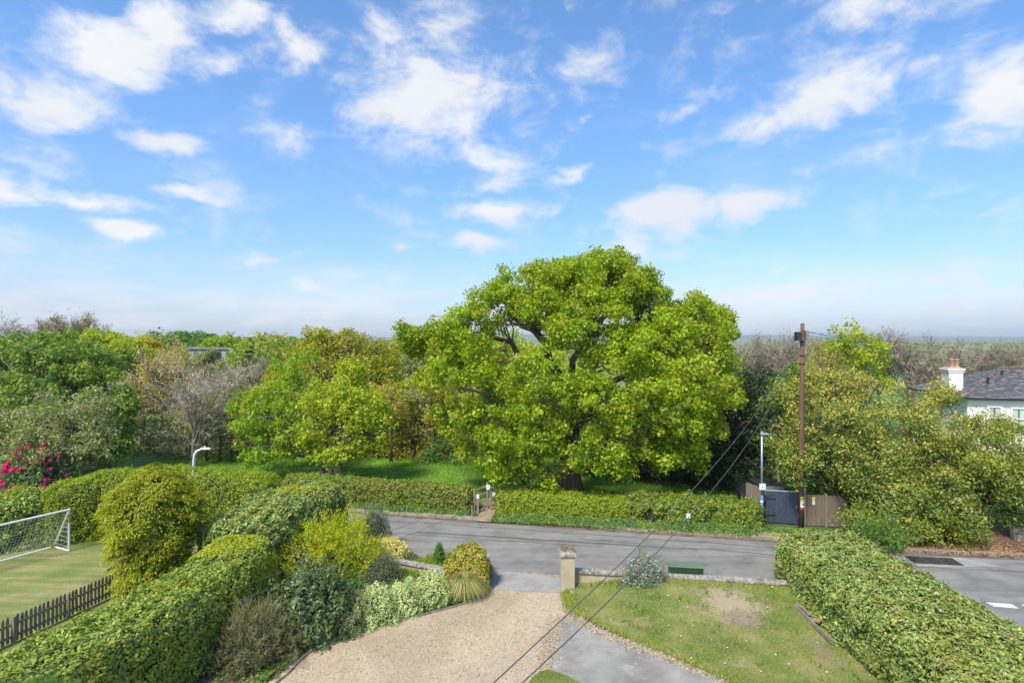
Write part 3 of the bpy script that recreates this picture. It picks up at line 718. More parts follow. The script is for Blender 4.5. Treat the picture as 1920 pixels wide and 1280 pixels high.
# right hand hedge
def brown_bits(root, Gd, off):
    L = Leaves(36); P, Nn = sample_grid(Gd, 9000, L.r); Nn = orient_out(P, Nn, Gd)
    k = (P[:,2] > 1.6) & (sn(P,.8) > .35); P = P[k]+Nn[k]*.05
    L.add(P-off, Nn[k], .12, aspect=.35, updir=.5); o = L.build('dead_leaves', M['dead_blade'], root); o['label'] = 'dry tan leaves caught on top'
hedge('laurel_hedge', [(11.3,7.0,3.5,1.95),(11.3,12,3.5,1.92),(11.35,16,3.5,1.9),(11.3,19.0,3.4,1.95),(11.25,21.2,3.3,2.0)], 98000, .10, M['laurel_pale'],
      'long wide laurel hedge at bottom right between the lawn and the side road', 35, nt=90, lump=.10, e=.30, extra=brown_bits)
# hedge along the road at left, seen behind the cypress
hedge('privet_hedge', [(-20.8,25.2,1.6,2.6),(-19.0,26.5,1.8,3.0),(-16,27.0,1.8,3.1),(-13,26.9,1.8,2.9),(-11,26.6,1.7,2.75)], 46000, .085, M['privet'],
      'tall yellow-green clipped hedge at the back of the side lawn', 37, lump=.08, e=.5, wob=.7)
hedge('ivy_hedge', [(-30,19.5,1.5,2.3),(-25.5,22.5,1.6,2.25),(-22.2,24.4,1.6,2.3),(-20.9,25.6,1.4,2.5)], 20000, .15, M['laurel'],
      'uneven leafy hedge behind the football goal', 38, lump=.25, wl=1.0, e=.6, tips=.10)
# roadside field hedges and ground cover
hedge('field_hedge', [(-13,33.0,1.3,1.35),(-9,31.9,1.3,1.38),(-5,31.0,1.3,1.30),(-2.05,30.3,1.3,1.28)], 30000, .12, M['hawthorn'],
      'low hawthorn field hedge left of the footpath gap', 39, lump=.06, wob=.8)
hedge('field_hedge', [(-.85,29.9,1.3,1.22),(2.5,29.3,1.3,1.22),(6,28.6,1.3,1.2)], 26000, .115, M['privet'],
      'low clipped field hedge in front of the big oak trunk', 40, lump=.06, wob=.8)
hedge('field_hedge', [(5.7,28.75,1.5,1.25),(9,28.2,1.6,1.3),(12.1,27.4,1.5,1.2)], 24000, .13, M['hawthorn'],
      'scruffy bramble hedge between the oak hedge and the blue gate', 41, lump=.22, wl=.9, wob=.9, tips=.08)
def verge(pts, width, n, size, mat, label, seed, hgt=.22):
    L = Leaves(seed); P = along(pts, n, L.r, 0); d = L.r.uniform(-1,1,n)*width
    hh = hgt*(.35+.65*np.clip(1-np.abs(d)/width,0,1))*(1+.5*sn(np.c_[P,P[:,0]*0],1.1))
    Q = np.c_[P[:,0]+.2*d, P[:,1]+d, hh*L.r.uniform(.2,1,n)+.02]
    L.add(Q, np.tile([0,-.4,1.],(n,1)), size, aspect=.55, wob=.8, tint=np.clip(.5+.5*sn(Q,.8),0,1))
    o = L.build('ground_cover', mat); tag(o, label, 'ground cover', kind='stuff'); return o
verge([(-13,31.9),(-6.8,30.45),(-2.2,29.5)], .62, 16000, .11, M['verge'], 'nettles and ground cover under the hedge left of the footpath', 42)
verge([(-.9,28.95),(5.5,27.85),(11.4,26.65)], .72, 26000, .11, M['verge'], 'nettles and ground cover along the kerb in front of the oak', 43, .32)
verge([(11.6,27.0),(16.0,26.2)], .55, 7000, .11, M['verge'], 'weeds at the foot of the telegraph pole and board fence', 46, .22)
verge([(11.2,26.4),(15.5,25.4)], .35, 4500, .10, M['lawn_blade'], 'weedy grass strip in front of the blue gate', 44, .14)
sheet('verge', [(-60,41.35),(-20,32.95),(-6.8,29.9),(0,28.4),(5.5,27.25),(11.4,26.05),(16.6,24.55),(21.3,23.85),(32,22.55),(60,19.15),(60,30),(21,28.5),(12,28.5),(6,29.8),(-1,30.8),(-9,32.8),(-20,36),(-60,46)], .06, M['verge_ground'])
sheet('footpath', [G(px,py,.07) for px,py in [(893,976),(900,960),(905,948),(903,935),(922,932),(930,948),(930,965),(932,978)]], .07, M['dirt_path'])

# ------------------------------------------------------------------ trees
def limb_path(a, b, rng, n=7, wob=.12, sag=.0):
    a = np.array(a,float); b = np.array(b,float); L = np.linalg.norm(b-a); t = np.linspace(0,1,n)[:,None]
    mid = a*(1-t)+b*t; off = np.cumsum(rng.normal(size=(n,3)),axis=0)*L*wob/n**.5; off -= off[0]; off *= (np.sin(t*math.pi)**.5)
    mid = mid+off; mid[:,2] += sag*np.sin(t[:,0]*math.pi)*L
    return mid
def lobe_points(c, R, k, rng, lo=.72, hi=1.02, down=-.55):
    D = nrm(rng.normal(size=(k*2,3))); D = D[D[:,2] > down][:k]
    return np.asarray(c)+D*rng.uniform(lo,hi,(len(D),1))*np.asarray(R), D

def big_oak():
    rng = np.random.default_rng(77)
    base = np.array([3.42, 34.2, 0.0])
    root = empty('oak_tree', tuple(base), 'huge spreading oak in bright spring leaf behind the roadside hedge', 'tree')
    Y = 34.0
    # (px, py, radius px, distance): main boughs of foliage
    lobes = [(1140,528,60,34),(1065,540,56,33),(985,545,60,34),(1195,560,55,35),(930,575,50,33),(1010,590,45,31),(1120,590,60,31.5),
        (1290,625,65,34),(1330,662,52,34),(1240,640,60,31),(1342,735,42,33),(1300,720,60,30),(1230,720,58,29),(1160,670,60,30),
        (880,625,60,33),(845,660,50,34),(800,645,40,34),(865,690,58,32),(830,720,45,33),(900,750,55,31),(860,790,45,33),
        (1060,640,45,30.5),(955,820,58,30),(905,850,50,32),(960,870,36,30),(1040,760,62,29),(1075,830,52,29),(1075,890,30,29),(1040,900,26,30),
        (1120,760,52,29),(1190,770,50,29),(1265,780,55,29),(1310,800,45,31),(1270,860,48,30),(1220,830,40,30),(1170,865,40,29),(1150,890,32,29),(1130,860,40,29),
        (990,700,40,29.5),(1010,830,36,30),(1000,760,50,31),(960,890,26,31),
        (770,640,26,34),(760,648,18,34),(1060,528,36,35),(1090,520,42,36),(1155,502,34,36),(1110,498,26,35.5),(1000,530,34,35),(1210,545,34,34),(1160,560,50,36),(1080,570,50,37),(1310,600,44,35),(1260,605,44,35),(1345,700,34,35),(1200,532,26,35),(1340,620,40,37),(1100,560,60,38),(1250,700,70,38),(900,700,50,38),(1000,620,30,38),(1150,640,60,38),(1300,740,60,38),(930,790,50,38),(1140,800,70,38)]
    Lf = Leaves(78); clumps = []
    for px,py,rp,Yd in lobes:
        c = W(px,py,Yd); R = rp*Yd/F
        k = int(20+44*(R/1.8)**2)
        C,D = lobe_points(c,(R,R*.95,R*.9),k,rng,.6,1.12)
        for q,dd in zip(C,D):
            # leave the open hollow where the main boughs show against the sky
            sx, sy = 960+q[0]*F/q[1], 640-(q[2]-CAMZ)*F/q[1]
            if sn(q[None,:]*np.array([1,1,1.15]),4.2)[0] < -.32 and rng.uniform() < .85: continue
            if ((sx-1067)/30)**2+((sy-908)/34)**2 < 1: continue
            if ((sx-1105)/20)**2+((sy-900)/26)**2 < 1: continue
            if ((sx-1200)/16)**2+((sy-915)/40)**2 < 1: continue
            if ((sx-992)/38)**2+((sy-634)/32)**2 < 1: continue
            if ((sx-945)/28)**2+((sy-664)/38)**2 < 1 and q[1] < 36.5: continue
            if ((sx-905)/34)**2+((sy-738)/22)**2 < 1 and q[1] < 33.8: continue
            if ((sx-1122)/18)**2+((sy-592)/12)**2 < 1: continue
            if ((sx-1110)/50)**2+((sy-908)/10)**2 < 1: continue
            clumps.append((q,dd,c))
    for q,dd,c in clumps:
        r = rng.uniform(.22,.62); n = int(88*(r/.42)**2)
        rr = Lf.r; D = nrm(rr.normal(size=(n,3))+dd*.35+np.array([0,0,.15])); rad = rr.uniform(.3,1.15,n)
        P = q + D*rad[:,None]*np.array([r*1.1,r*1.1,r*.95])*rng.uniform(.75,1.25,3)
        Lf.add(P-base, D, .172, aspect=.66, wob=.85, var=.45, tint=np.clip(rng.normal(.5,.25),0,1), updir=.1)
    crown = Lf.build('crown', M['oak'], root)
    # trunk and boughs
    tb = MB()
    def loc(p): return np.asarray(p)-base
    T0 = np.array([3.45,34.2,-.1]); T1 = np.array([3.42,34.0,3.0]); T2 = np.array([3.2,34.0,5.2])
    tb.tube([loc(T0),loc(T0+[0,0,.5]),loc((T0+T1)/2),loc(T1),loc(T2)], [1.0,.74,.66,.66,.5], 16)
    boughs = [ (T1, W(1045,700,33.8), W(975,610,33.2), .40), (T1, W(1030,830,33), W(930,760,31.8), .30),
               (T1, W(1120,720,34), W(1140,580,34.5), .38), (T1, W(1140,800,33.5), W(1290,690,33), .34),
               (T1, W(1150,880,32.5), W(1250,840,30.5), .2), (T2, W(1000,700,34.5), W(880,640,33.5), .3),
               (T2, W(1090,650,34), W(1060,570,34.5), .24), (T2, W(1180,700,35), W(1195,610,35), .24),
               (T1, W(1080,830,31), W(1060,770,29.6), .22), (W(930,760,31.8), W(905,738,31.5), W(860,730,31.5), .11),
               (W(880,640,33.5), W(830,660,33.8), W(770,640,34), .12), (W(990,660,33.5),W(950,680,33),W(945,640,33), .14),
               (W(1150,880,32.5), W(1190,888,31), W(1225,886,30), .09)]
    ends = []
    for a,m_,b,r in boughs:
        p1 = limb_path(a,m_,rng,5,.10); p2 = limb_path(m_,b,rng,6,.14)
        pts = np.concatenate([p1,p2[1:]]); rad = np.linspace(r,r*.38,len(pts))
        tb.tube([loc(p) for p in pts], list(rad), 8); ends += [(p, rr_) for p,rr_ in zip(pts[3:],rad[3:])]
    EP = np.array([e[0] for e in ends]); ER = np.array([e[1] for e in ends])
    for q,dd,c in clumps[::3]:
        k = np.argmin(np.linalg.norm(EP-q,axis=1)+rng.uniform(0,1.2,len(EP))); a = EP[k]
        if np.linalg.norm(a-q) > 3.6: continue
        pts = limb_path(a,q,rng,5,.15,.03); r0 = min(ER[k]*.4,.09)
        tb.tube([loc(p) for p in pts], [r0,r0*.8,r0*.6,r0*.45,r0*.25], 4, cap=False)
    tb.build('trunk', M['oak_bark'], root, smooth=True)
    print('oak leaves', Lf.count())
big_oak()

def leafy_tree(name, lobes, base, leaf, mat, bark_m, label, seed, clump_r=(.4,.7), dens=1.0, trunk_r=.25, per=70, group=None, cat='tree', aspect=.6, k=24, trunk_h=None, droop=0, tip=0.0, limbs=.4, extra_trunks=()):
    rng = np.random.default_rng(seed); base = np.array(base,float)
    root = empty(name, tuple(base), label, cat, group); Lf = Leaves(seed+1); tb = MB(); cl = []
    for px,py,rp,Yd in lobes:
        c = W(px,py,Yd); R = rp*Yd/F; C,D = lobe_points(c,(R,R,R*.88),int(k*dens*max(.5,(R/1.6)**1.5)),rng,.6,1.12); cl += list(zip(C,D))
    if tip: cl = [c_ for c_ in cl if sn(c_[0][None,:],2.6)[0] > -.42]
    for q,dd in cl:
        r = rng.uniform(*clump_r); n = int(per*(r/.5)**2); rr = Lf.r
        D = nrm(rr.normal(size=(n,3))+dd*.4+np.array([0,0,.15])); rad = rr.uniform(.3,1.12,n)
        P = q+D*rad[:,None]*np.array([r*1.1,r*1.1,r*.9])*rng.uniform(.75,1.25,3); P[:,2] = np.maximum(P[:,2],.1)
        Lf.add(P-base, D, leaf, aspect=aspect, wob=.85, tint=np.clip(rng.normal(.5-.20*(tip>0),.2)+tip*D[:,2]*.42+tip*dd[2]*.35+(tip>0)*.11*(q[2]-3.6),0,1), updir=.1, droop=droop)
    Lf.build('crown', mat, root)
    cen = np.mean([q for q,_ in cl],axis=0); top = base.copy(); h = trunk_h or max(1.0,(cen[2]-base[2])*.8); top[2] += h; top[:2] = top[:2]*.6+cen[:2]*.4
    p = limb_path(base-[0,0,.1],top,rng,6,.05); rad = np.linspace(trunk_r,trunk_r*.6,6); rad[0] *= 1.3
    tb.tube([x-base for x in p], list(rad), 9)
    for (ex,ey,er,tx,ty,tz) in extra_trunks:
        e0 = np.array([ex,ey,-.1]); p2 = limb_path(e0,np.array([tx,ty,tz]),rng,6,.05); tb.tube([x-base for x in p2], list(np.linspace(er,er*.5,6)), 8)
    for q,dd in cl[::max(1,int(1/limbs))]:
        a = p[rng.integers(2,6)]; pts = limb_path(a,q,rng,6,.18,.04); r0 = trunk_r*rng.uniform(.15,.4)
        tb.tube([x-base for x in pts], list(np.linspace(r0,r0*.15,6)), 4, cap=False)
    tb.build('trunk', bark_m, root, smooth=True)
    return root

leafy_tree('maple_tree', [(30,690,62,39),(110,690,62,38),(60,750,65,36),(150,740,60,37),(195,790,48,37),(200,840,35,37),(120,800,60,35),(30,810,60,35),(170,690,45,40),(100,660,45,40),(-30,720,70,38),(-40,800,70,36),(20,655,35,40),(215,760,32,38),(80,840,45,35)],
    (-29.5,37.5,0), .24, M['maple'], M['grey_bark'], 'big dense green maple at the left edge behind the tall hedge', 101, per=62, k=26, trunk_r=.35)
leafy_tree('flowering_currant', [(95,780,48,31),(150,800,45,31),(40,800,50,31),(180,835,38,30.5),(120,845,40,30),(60,840,45,30),(-10,820,50,31),(175,760,28,31)],
    (-24,31.5,0), .15, M['greygreen'], M['brown_bark'], 'loose grey-green shrubby tree in front of the big maple', 103, clump_r=(.35,.6), per=60, k=20, trunk_r=.12, cat='shrub', trunk_h=2)
leafy_tree('field_maple', [(545,745,48,39),(500,780,50,38),(470,815,38,38),(560,805,50,37),(510,840,40,37),(590,780,40,38),(465,760,30,39),(560,700,40,40),(600,830,32,37),(480,865,20,37)],
    (-12.4,37.6,0), .22, M['lime_green'], M['grey_bark'], 'fresh green tree leaning left over the meadow', 105, per=58, k=22, trunk_r=.2)
leafy_tree('field_maple', [(640,735,42,36.5),(610,765,40,36),(680,765,40,36),(640,800,50,35.5),(690,820,36,36),(600,810,36,36),(650,850,34,35.5),(655,700,22,37),(620,840,26,36),(705,790,25,36)],
    (-11.0,36.2,0), .21, M['lime'], M['grey_bark'], 'rounded yellow-green tree with twin trunk standing in the meadow', 107, per=62, k=24, trunk_r=.33, extra_trunks=[(-11.6,36.3,.24,-11.4,36.3,3.2)])
# tall yellow-green trees of the wood behind
leafy_tree('woodland_tree', [(600,660,40,52),(570,698,48,52),(640,680,45,52),(540,725,45,51),(610,728,55,50),(505,750,34,50),(592,636,20,52)], (-17.3,51.5,0), .25, M['lime_dull'], M['grey_bark'],
    'tall airy yellow-green tree topping the wood behind the meadow', 109, clump_r=(.5,1.0), per=34, k=20, trunk_r=.25)
leafy_tree('woodland_tree', [(665,655,30,53),(700,672,42,53),(670,708,50,52),(718,706,40,52),(740,750,45,50),(690,775,50,50),(648,640,18,53)], (-13,52.5,0), .25, M['lime_dull'], M['grey_bark'],
    'second tall yellow-green tree, right of the tallest one above the twin trunk tree', 111, clump_r=(.5,1.0), per=34, k=20, trunk_r=.25)
leafy_tree('woodland_tree', [(770,745,38,47),(800,790,42,46),(755,800,40,46),(820,740,35,48),(840,800,35,46),(780,840,35,45),(720,830,38,45)], (-7.5,47,0), .24, M['lime_dull'], M['brown_bark'],
    'soft yellow-green tree at the wood edge just left of the oak', 113, clump_r=(.5,.9), per=34, k=24, trunk_r=.18)
leafy_tree('woodland_tree', [(960,660,40,50),(1000,690,40,50),(940,720,40,50),(990,760,40,50),(1040,700,40,50)], (0.6,50.5,0), .28, M['lime'], M['brown_bark'],
    'pale lime tree glimpsed through the hollow in the oak crown', 115, clump_r=(.6,.9), per=26, k=20, trunk_r=.2)
leafy_tree('woodland_shrub', [(830,850,30,43),(880,840,35,43),(800,862,20,42.5),(860,870,18,42)], (-4,43.5,0), .17, M['mid_green'], M['brown_bark'],
    'green thorn bush at the meadow edge below the oak boughs', 117, clump_r=(.4,.7), per=50, k=18, trunk_r=.1, cat='shrub', trunk_h=1)
leafy_tree('yew_tree', [(1420,740,50,37),(1370,790,60,37),(1440,800,55,36),(1310,850,55,37),(1380,860,60,36),(1440,870,50,35),(1250,870,55,38),(1190,860,50,39),(1345,905,40,35.5),(1270,905,45,37),(1200,900,45,38.5),(1130,870,50,40),(1470,760,40,36),(1460,900,30,34)],
    (14,37,0), .22, M['yew'], M['brown_bark'], 'dark brooding yew behind and right of the oak', 119, clump_r=(.5,.9), per=42, k=20, trunk_r=.4)
leafy_tree('holly_tree', [(1395,735,35,43),(1440,725,30,43),(1375,755,30,42)], (18,43,0), .2, M['spruce'], M['brown_bark'],
    'dark blue-green conifer between the oak and the telegraph pole', 121, clump_r=(.4,.7), per=50, k=26, trunk_r=.2)
leafy_tree('young_sycamore', [(1465,725,22,31.5),(1490,705,18,31.5),(1480,745,24,31),(1450,755,18,31)], (14.8,31.5,0), .17, M['mid_green'], M['grey_bark'],
    'small light green leafy shrub left of the telegraph pole top half', 123, clump_r=(.3,.5), per=45, k=24, trunk_r=.08)
leafy_tree('sapling_maple', [(1590,635,24,41),(1612,665,30,41),(1640,680,24,41),(1600,700,26,41),(1640,715,20,41),(1575,655,18,41),(1645,650,12,41)], (25,41.3,0), .24, M['lime'], M['grey_bark'],
    'bright lime-green tree rising behind the bronze shrubs', 125, clump_r=(.4,.7), per=34, k=22, trunk_r=.12)
# the big bronze and green evergreen mass on the right
leafy_tree('evergreen_shrub', [(1540,760,60,30),(1480,752,34,30.5),(1530,716,30,31),(1500,820,50,28.5),(1590,800,60,28),(1640,760,55,30),(1560,870,55,27.5),(1640,860,60,27),(1500,890,34,27.5),(1612,930,42,26.8),(1660,940,45,26),(1530,730,40,31),(1590,735,40,31),(1690,800,50,28),(1480,840,28,28.5),(1620,980,36,25.6),(1680,985,32,25.3)],
    (17.4,29,0), .16, M['photinia'], M['brown_bark'], 'massive evergreen with bronze and yellow tips beside the telegraph pole', 127, tip=.85, per=92, k=30, trunk_r=.25, aspect=.42, trunk_h=2)
leafy_tree('evergreen_shrub', [(1750,780,45,29),(1760,840,55,27.5),(1720,880,55,27),(1800,870,55,27),(1760,930,50,26),(1830,930,50,26),(1720,960,40,25.5),(1790,975,38,25.3),(1745,748,30,30),(1760,1000,36,25.2),(1810,1000,30,25.4),(1640,1000,30,25.2),(1700,1000,26,25.2)],
    (21.5,28,0), .16, M['photinia'], M['brown_bark'], 'broad bronze-tipped evergreen in front of the white house', 129, tip=.8, per=92, k=30, trunk_r=.2, aspect=.42, trunk_h=2)
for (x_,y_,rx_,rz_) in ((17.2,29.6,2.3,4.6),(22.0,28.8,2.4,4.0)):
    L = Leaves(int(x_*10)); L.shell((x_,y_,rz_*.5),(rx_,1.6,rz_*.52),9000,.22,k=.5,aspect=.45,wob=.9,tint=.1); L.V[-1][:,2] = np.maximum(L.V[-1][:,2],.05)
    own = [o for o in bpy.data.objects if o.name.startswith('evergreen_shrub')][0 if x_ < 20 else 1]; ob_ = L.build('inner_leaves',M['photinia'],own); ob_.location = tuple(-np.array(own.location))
leafy_tree('bay_shrub', [(1860,850,50,27.5),(1900,880,55,27),(1900,940,50,26),(1860,960,40,26),(1940,900,60,26.5),(1930,960,40,26),(1840,810,24,28.5),(1890,810,22,28.5)],
    (25.2,27.3,0), .16, M['photinia'], M['brown_bark'], 'dark green leafy shrub at the right edge above the stone wall', 131, tip=.5, per=88, k=28, trunk_r=.2, aspect=.42, trunk_h=2)

# conifer far off at left
def spruce(name, x, y, h, w, label, seed, mat):
    rng = np.random.default_rng(seed); root = empty(name,(x,y,0),label,'tree'); L = Leaves(seed)
    for lv in np.linspace(.12,.98,16):
        r = w/2*(1-lv)**.8*rng.uniform(.8,1.1); n = int(60+400*(1-lv))
        a = L.r.uniform(0,6.28,n); rr = r*L.r.uniform(.2,1,n)**.6
        P = np.stack([np.cos(a)*rr,np.sin(a)*rr,np.full(n,lv*h)-rr*.35],1); T = np.stack([np.cos(a),np.sin(a),np.full(n,-.5)],1)
        L.add(P,np.tile([0,0,1.],(n,1)),.5,aspect=.35,T=T,wob=.5)
    L.build('crown',mat,root); mb = MB(); mb.tube([(0,0,0),(0,0,h*.95)],[w*.04,.03],6); mb.build('trunk',M['brown_bark'],root)
spruce('spruce_tree', -35, 76, 9.6, 4.6, 'dark spruce standing among pale green trees left of centre', 141, M['spruce'])
spruce('spruce_tree', -53.5, 100, 10.4, 5.0, 'brownish dark conifer breaking the far skyline at left', 142, M['heath'])

# ---- bare trees: prototypes
def bare_proto(seed, height=10, spread=.62, trunk_r=.17, lv=4, kids=(7,5,5,4), fork=.22, twigs=9, tw=(.45,.022), ratio=(.5,.72), up=.10, wig=.13):
    rng = np.random.default_rng(seed); tb = MB(); tips = []; tdirs = []
    def br(p, d, L, r, l):
        n = 5; pts = [p]; dd = d.copy()
        for i in range(n-1):
            dd = nrm(dd+rng.normal(size=3)*wig+np.array([0,0,up if l else .02])); pts.append(pts[-1]+dd*L/(n-1))
        rad = np.linspace(r,r*.45,n); tb.tube(pts,list(rad),6 if l < 2 else 3,cap=False)
        if l >= lv:
            for q in pts[1:]: tips.append(q); tdirs.append(dd)
            return
        for k in range(kids[l]):
            t = rng.uniform(fork if l == 0 else .25, 1.0)*(n-1); i = int(min(t,n-2)); q = pts[i]+(pts[i+1]-pts[i])*(t-i)
            ax = nrm(np.cross(dd, rng.normal(size=3))); sp = rng.uniform(.45,1.0)*spread*1.25
            nd = nrm(dd*math.cos(sp)+ax*math.sin(sp)); br(q, nd, L*(rng.uniform(*ratio)*.8 if l == 0 else rng.uniform(.5,.72)*.95), max(r*.48,.012), l+1)
    br(np.array([0,0,-.1]), np.array([0,0,1.]), height*.52, trunk_r, 0)
    TP = np.array(tips); TD = np.array(tdirs); k = max(1,len(TP)*twigs//9)
    L = Leaves(seed+7); i = L.r.integers(0,len(TP),k); T = nrm(TD[i]+L.r.normal(size=(k,3))*.55+np.array([0,0,.3]))
    L.add(TP[i]+T*tw[0]*.45, L.r.normal(size=(k,3)), tw[0], aspect=tw[1]/tw[0]*1.6, T=T, wob=.1, fold=.2)
    hgt = TP[:,2].max(); return tb, L, TP, hgt
def make_bare(name, seed, label, cat='tree', barkm='grey_bark', twigm='twig', buds=None, bud_n=0, bud_size=.12, **kw):
    tb, L, TP, hgt = bare_proto(seed, **kw)
    root = empty(name,(0,0,0),label,cat)
    tb.build('trunk', M[barkm], root, smooth=True); L.build('twigs', M[twigm], root)
    if buds:
        B = Leaves(seed+9); i = B.r.integers(0,len(TP),bud_n)
        B.add(TP[i]+B.r.normal(size=(bud_n,3))*.28, B.r.normal(size=(bud_n,3)), bud_size, aspect=.6, wob=.5); B.build('buds', M[buds], root)
    root['h'] = float(hgt); return root
def place(root, x, y, h, w=1.0, rz=0.0, label=None):
    s = h/root['h']; root.location = (x,y,0); root.scale = (s*w,s*w,s); root.rotation_euler = (0,0,rz)
    if label: root['label'] = label
def put(proto, px, top, Y, w, rz, label, mats=None, group=None):
    p = W(px,top,Y); s = p[2]/proto['h']
    return copy_tree(proto,(p[0],Y,0),rz,(s*w,s*w,s),label,mats,group)

A = make_bare('bare_tree', 201, 'pale bare ash with fine upswept branches behind the white street lamp', barkm='pale_bark', twigm='pale_twig', height=7.5, spread=.60, trunk_r=.12, kids=(20,7,4,2), twigs=6, fork=.14, ratio=(.8,1.15), up=.015, wig=.05, tw=(.45,.015))
p = W(357,664,41); place(A, p[0], 41, p[2], 1.3, .3)
B1 = make_bare('bare_tree', 203, 'x', spread=.62, kids=(9,6,5,4), trunk_r=.15, twigs=8, tw=(.5,.022), wig=.07, ratio=(.75,1.0), up=.05)
B2 = make_bare('budding_tree', 205, 'x', barkm='brown_bark', buds='olive', bud_n=9000, spread=.6, kids=(8,5,5,3), twigs=9, tw=(.5,.03), bud_size=.16)
B3 = make_bare('budding_tree', 207, 'x', barkm='brown_bark', buds='brown_bud', bud_n=8000, spread=.8, kids=(8,5,4,4), twigs=12, tw=(.5,.03), bud_size=.14, wig=.08)
G0 = W(1690,612,52); place(B1, G0[0], 52, G0[2], 1.5, 0, 'wide bare tree right of the lime-green tree')
p = W(300,640,60); place(B2, p[0], 60, p[2], 1.25, 0, 'olive-brown budding tree behind and left of the pale bare ash')
p = W(410,680,54); place(B3, p[0], 54, p[2], 1.2, 0, 'brown twiggy tree behind the pale bare ash, right side')
bt = 'bare and budding trees of the wood'
put(B3,265,690,50,1.1,1.1,'brown twiggy tree between the maple and the pale bare ash',group=bt)
put(B2,352,650,47,.95,2.0,'tree with golden yellow blossom in front of the far grey building',{'buds':M['gold_blossom']},bt)
put(B1,22,584,78,1.35,.7,'bare tree on the skyline at the far left corner',group='bare trees on the left skyline')
put(B3,103,583,80,1.0,1.9,'round-headed dark twiggy tree on the skyline above the maple',{'buds':M['brown_bud'],'trunk':M['grey_bark']},'bare trees on the left skyline')
put(B1,145,587,82,1.0,2.9,'thin wispy bare tree right of the round-headed one on the skyline',group='bare trees on the left skyline')
put(B3,470,740,50,1.0,3.0,'grey twiggy tree beneath the spruce, left of the leaning green tree',group=bt)
put(B1,490,655,72,.7,4.0,'slim pale grey bare tree right of the spruce',{'trunk':M['pale_bark'],'twigs':M['pale_twig']},bt)
put(B3,850,690,56,1.0,4.4,'brown twiggy tree seen under the left arm of the oak',group=bt)
put(B2,790,690,58,1.1,5.0,'olive budding tree left of the oak crown',group=bt)
rb = 'bare trees on the right skyline'
put(B1,1400,632,52,1.1,.4,'bare twiggy tree touching the right side of the oak crown',group=rb)
put(B1,1432,618,54,1.15,1.4,'bare tree just left of the telegraph pole',group=rb)
put(B1,1475,612,58,1.1,2.2,'brown bare tree whose twigs meet the pole top from the left',group=rb)
put(B2,1530,625,52,.8,3.3,'budding tree immediately right of the telegraph pole',group=rb)
put(B1,1655,608,56,1.1,4.1,'bare tree directly behind the lime-green tree',group=rb)
put(B1,1740,640,50,1.2,5.2,'brown twiggy tree left of the white chimney',{'buds':M['olive']},rb)
for i,(px,top,Y,w_,s_) in enumerate([(1800,650,74,.62,.3),(1838,642,70,.62,1.1),(1868,630,66,.65,2.3),(1900,634,64,.6,3.7),(1935,640,62,.6,4.9)]):
    put(B1,px,top,Y,w_*1.3,s_,['slim bare tree directly above the chimney pots','slim bare tree right of the chimney, second from it','tallest of the row of bare trees above the slate roof','bare tree above the slate roof, second from the right edge','bare tree cut by the right edge above the roof'][i],group='row of bare trees above the slate roof')

# ---- leafy background prototypes (fewer leaves)
def leafy_proto(seed, n_lobe=13, leaf=.55, per=36, flat=.8):
    rng = np.random.default_rng(seed); L = Leaves(seed); root = empty('background_tree',(0,0,0),'x','tree')
    for i in range(n_lobe):
        d = nrm(rng.normal(size=3)); d[2] = abs(d[2])*1.1-.25; c = np.array([0,0,6.2])+d*np.array([2.4,2.4,2.5]); R = rng.uniform(1.1,1.8)
        C,D = lobe_points(c,(R,R,R*flat),20,rng)
        for q,dd in zip(C,D):
            r = rng.uniform(.4,.7); D2 = nrm(L.r.normal(size=(per,3))+dd*.6+np.array([0,0,.3]))
            L.add(q+D2*L.r.uniform(.3,1.05,(per,1))*r, D2, leaf*.5, aspect=.65, wob=.6, tint=np.clip(rng.normal(.5,.25),0,1), updir=.2)
    L.build('crown',M['mid_green'],root); mb = MB(); mb.tube([(0,0,-.1),(.1,0,2.5),(0,.1,5)],[.22,.17,.1],7)
    for i in range(9):
        q = np.array([0,0,5])+nrm(rng.normal(size=3)+[0,0,.8])*rng.uniform(2,3.6); mb.tube(limb_path([0,0,3+i*.2],q,rng,5,.12),[.09,.07,.05,.03,.015],4,cap=False)
    mb.build('trunk',M['brown_bark'],root); root['h'] = 9.6; return root
Lp = [leafy_proto(301),leafy_proto(303),leafy_proto(305)]
def colr(m): return {'crown': M[m]}
lb = 'leafy trees of the wood'
first = [(195,618,70,1.3,'lime','golden-yellow tree on the skyline above the right part of the maple'),(150,640,58,1.1,'lime','yellow-green tree top between the maple and the skyline'),(250,625,76,1.2,'gold_green','golden tree on the skyline left of the green dome')]
for i,(px,top,Y,w_,mm,lab) in enumerate(first):
    p = W(px,top,Y); r = Lp[i]; s = p[2]/9.6; r.location = (p[0],Y,0); r.scale = (s*w_,s*w_,s); r['label'] = lab; r['group'] = lb
    ch = [c for c in r.children if c.name.startswith('crown')][0]; ch.material_slots[0].link = 'OBJECT'; ch.material_slots[0].material = M[mm]
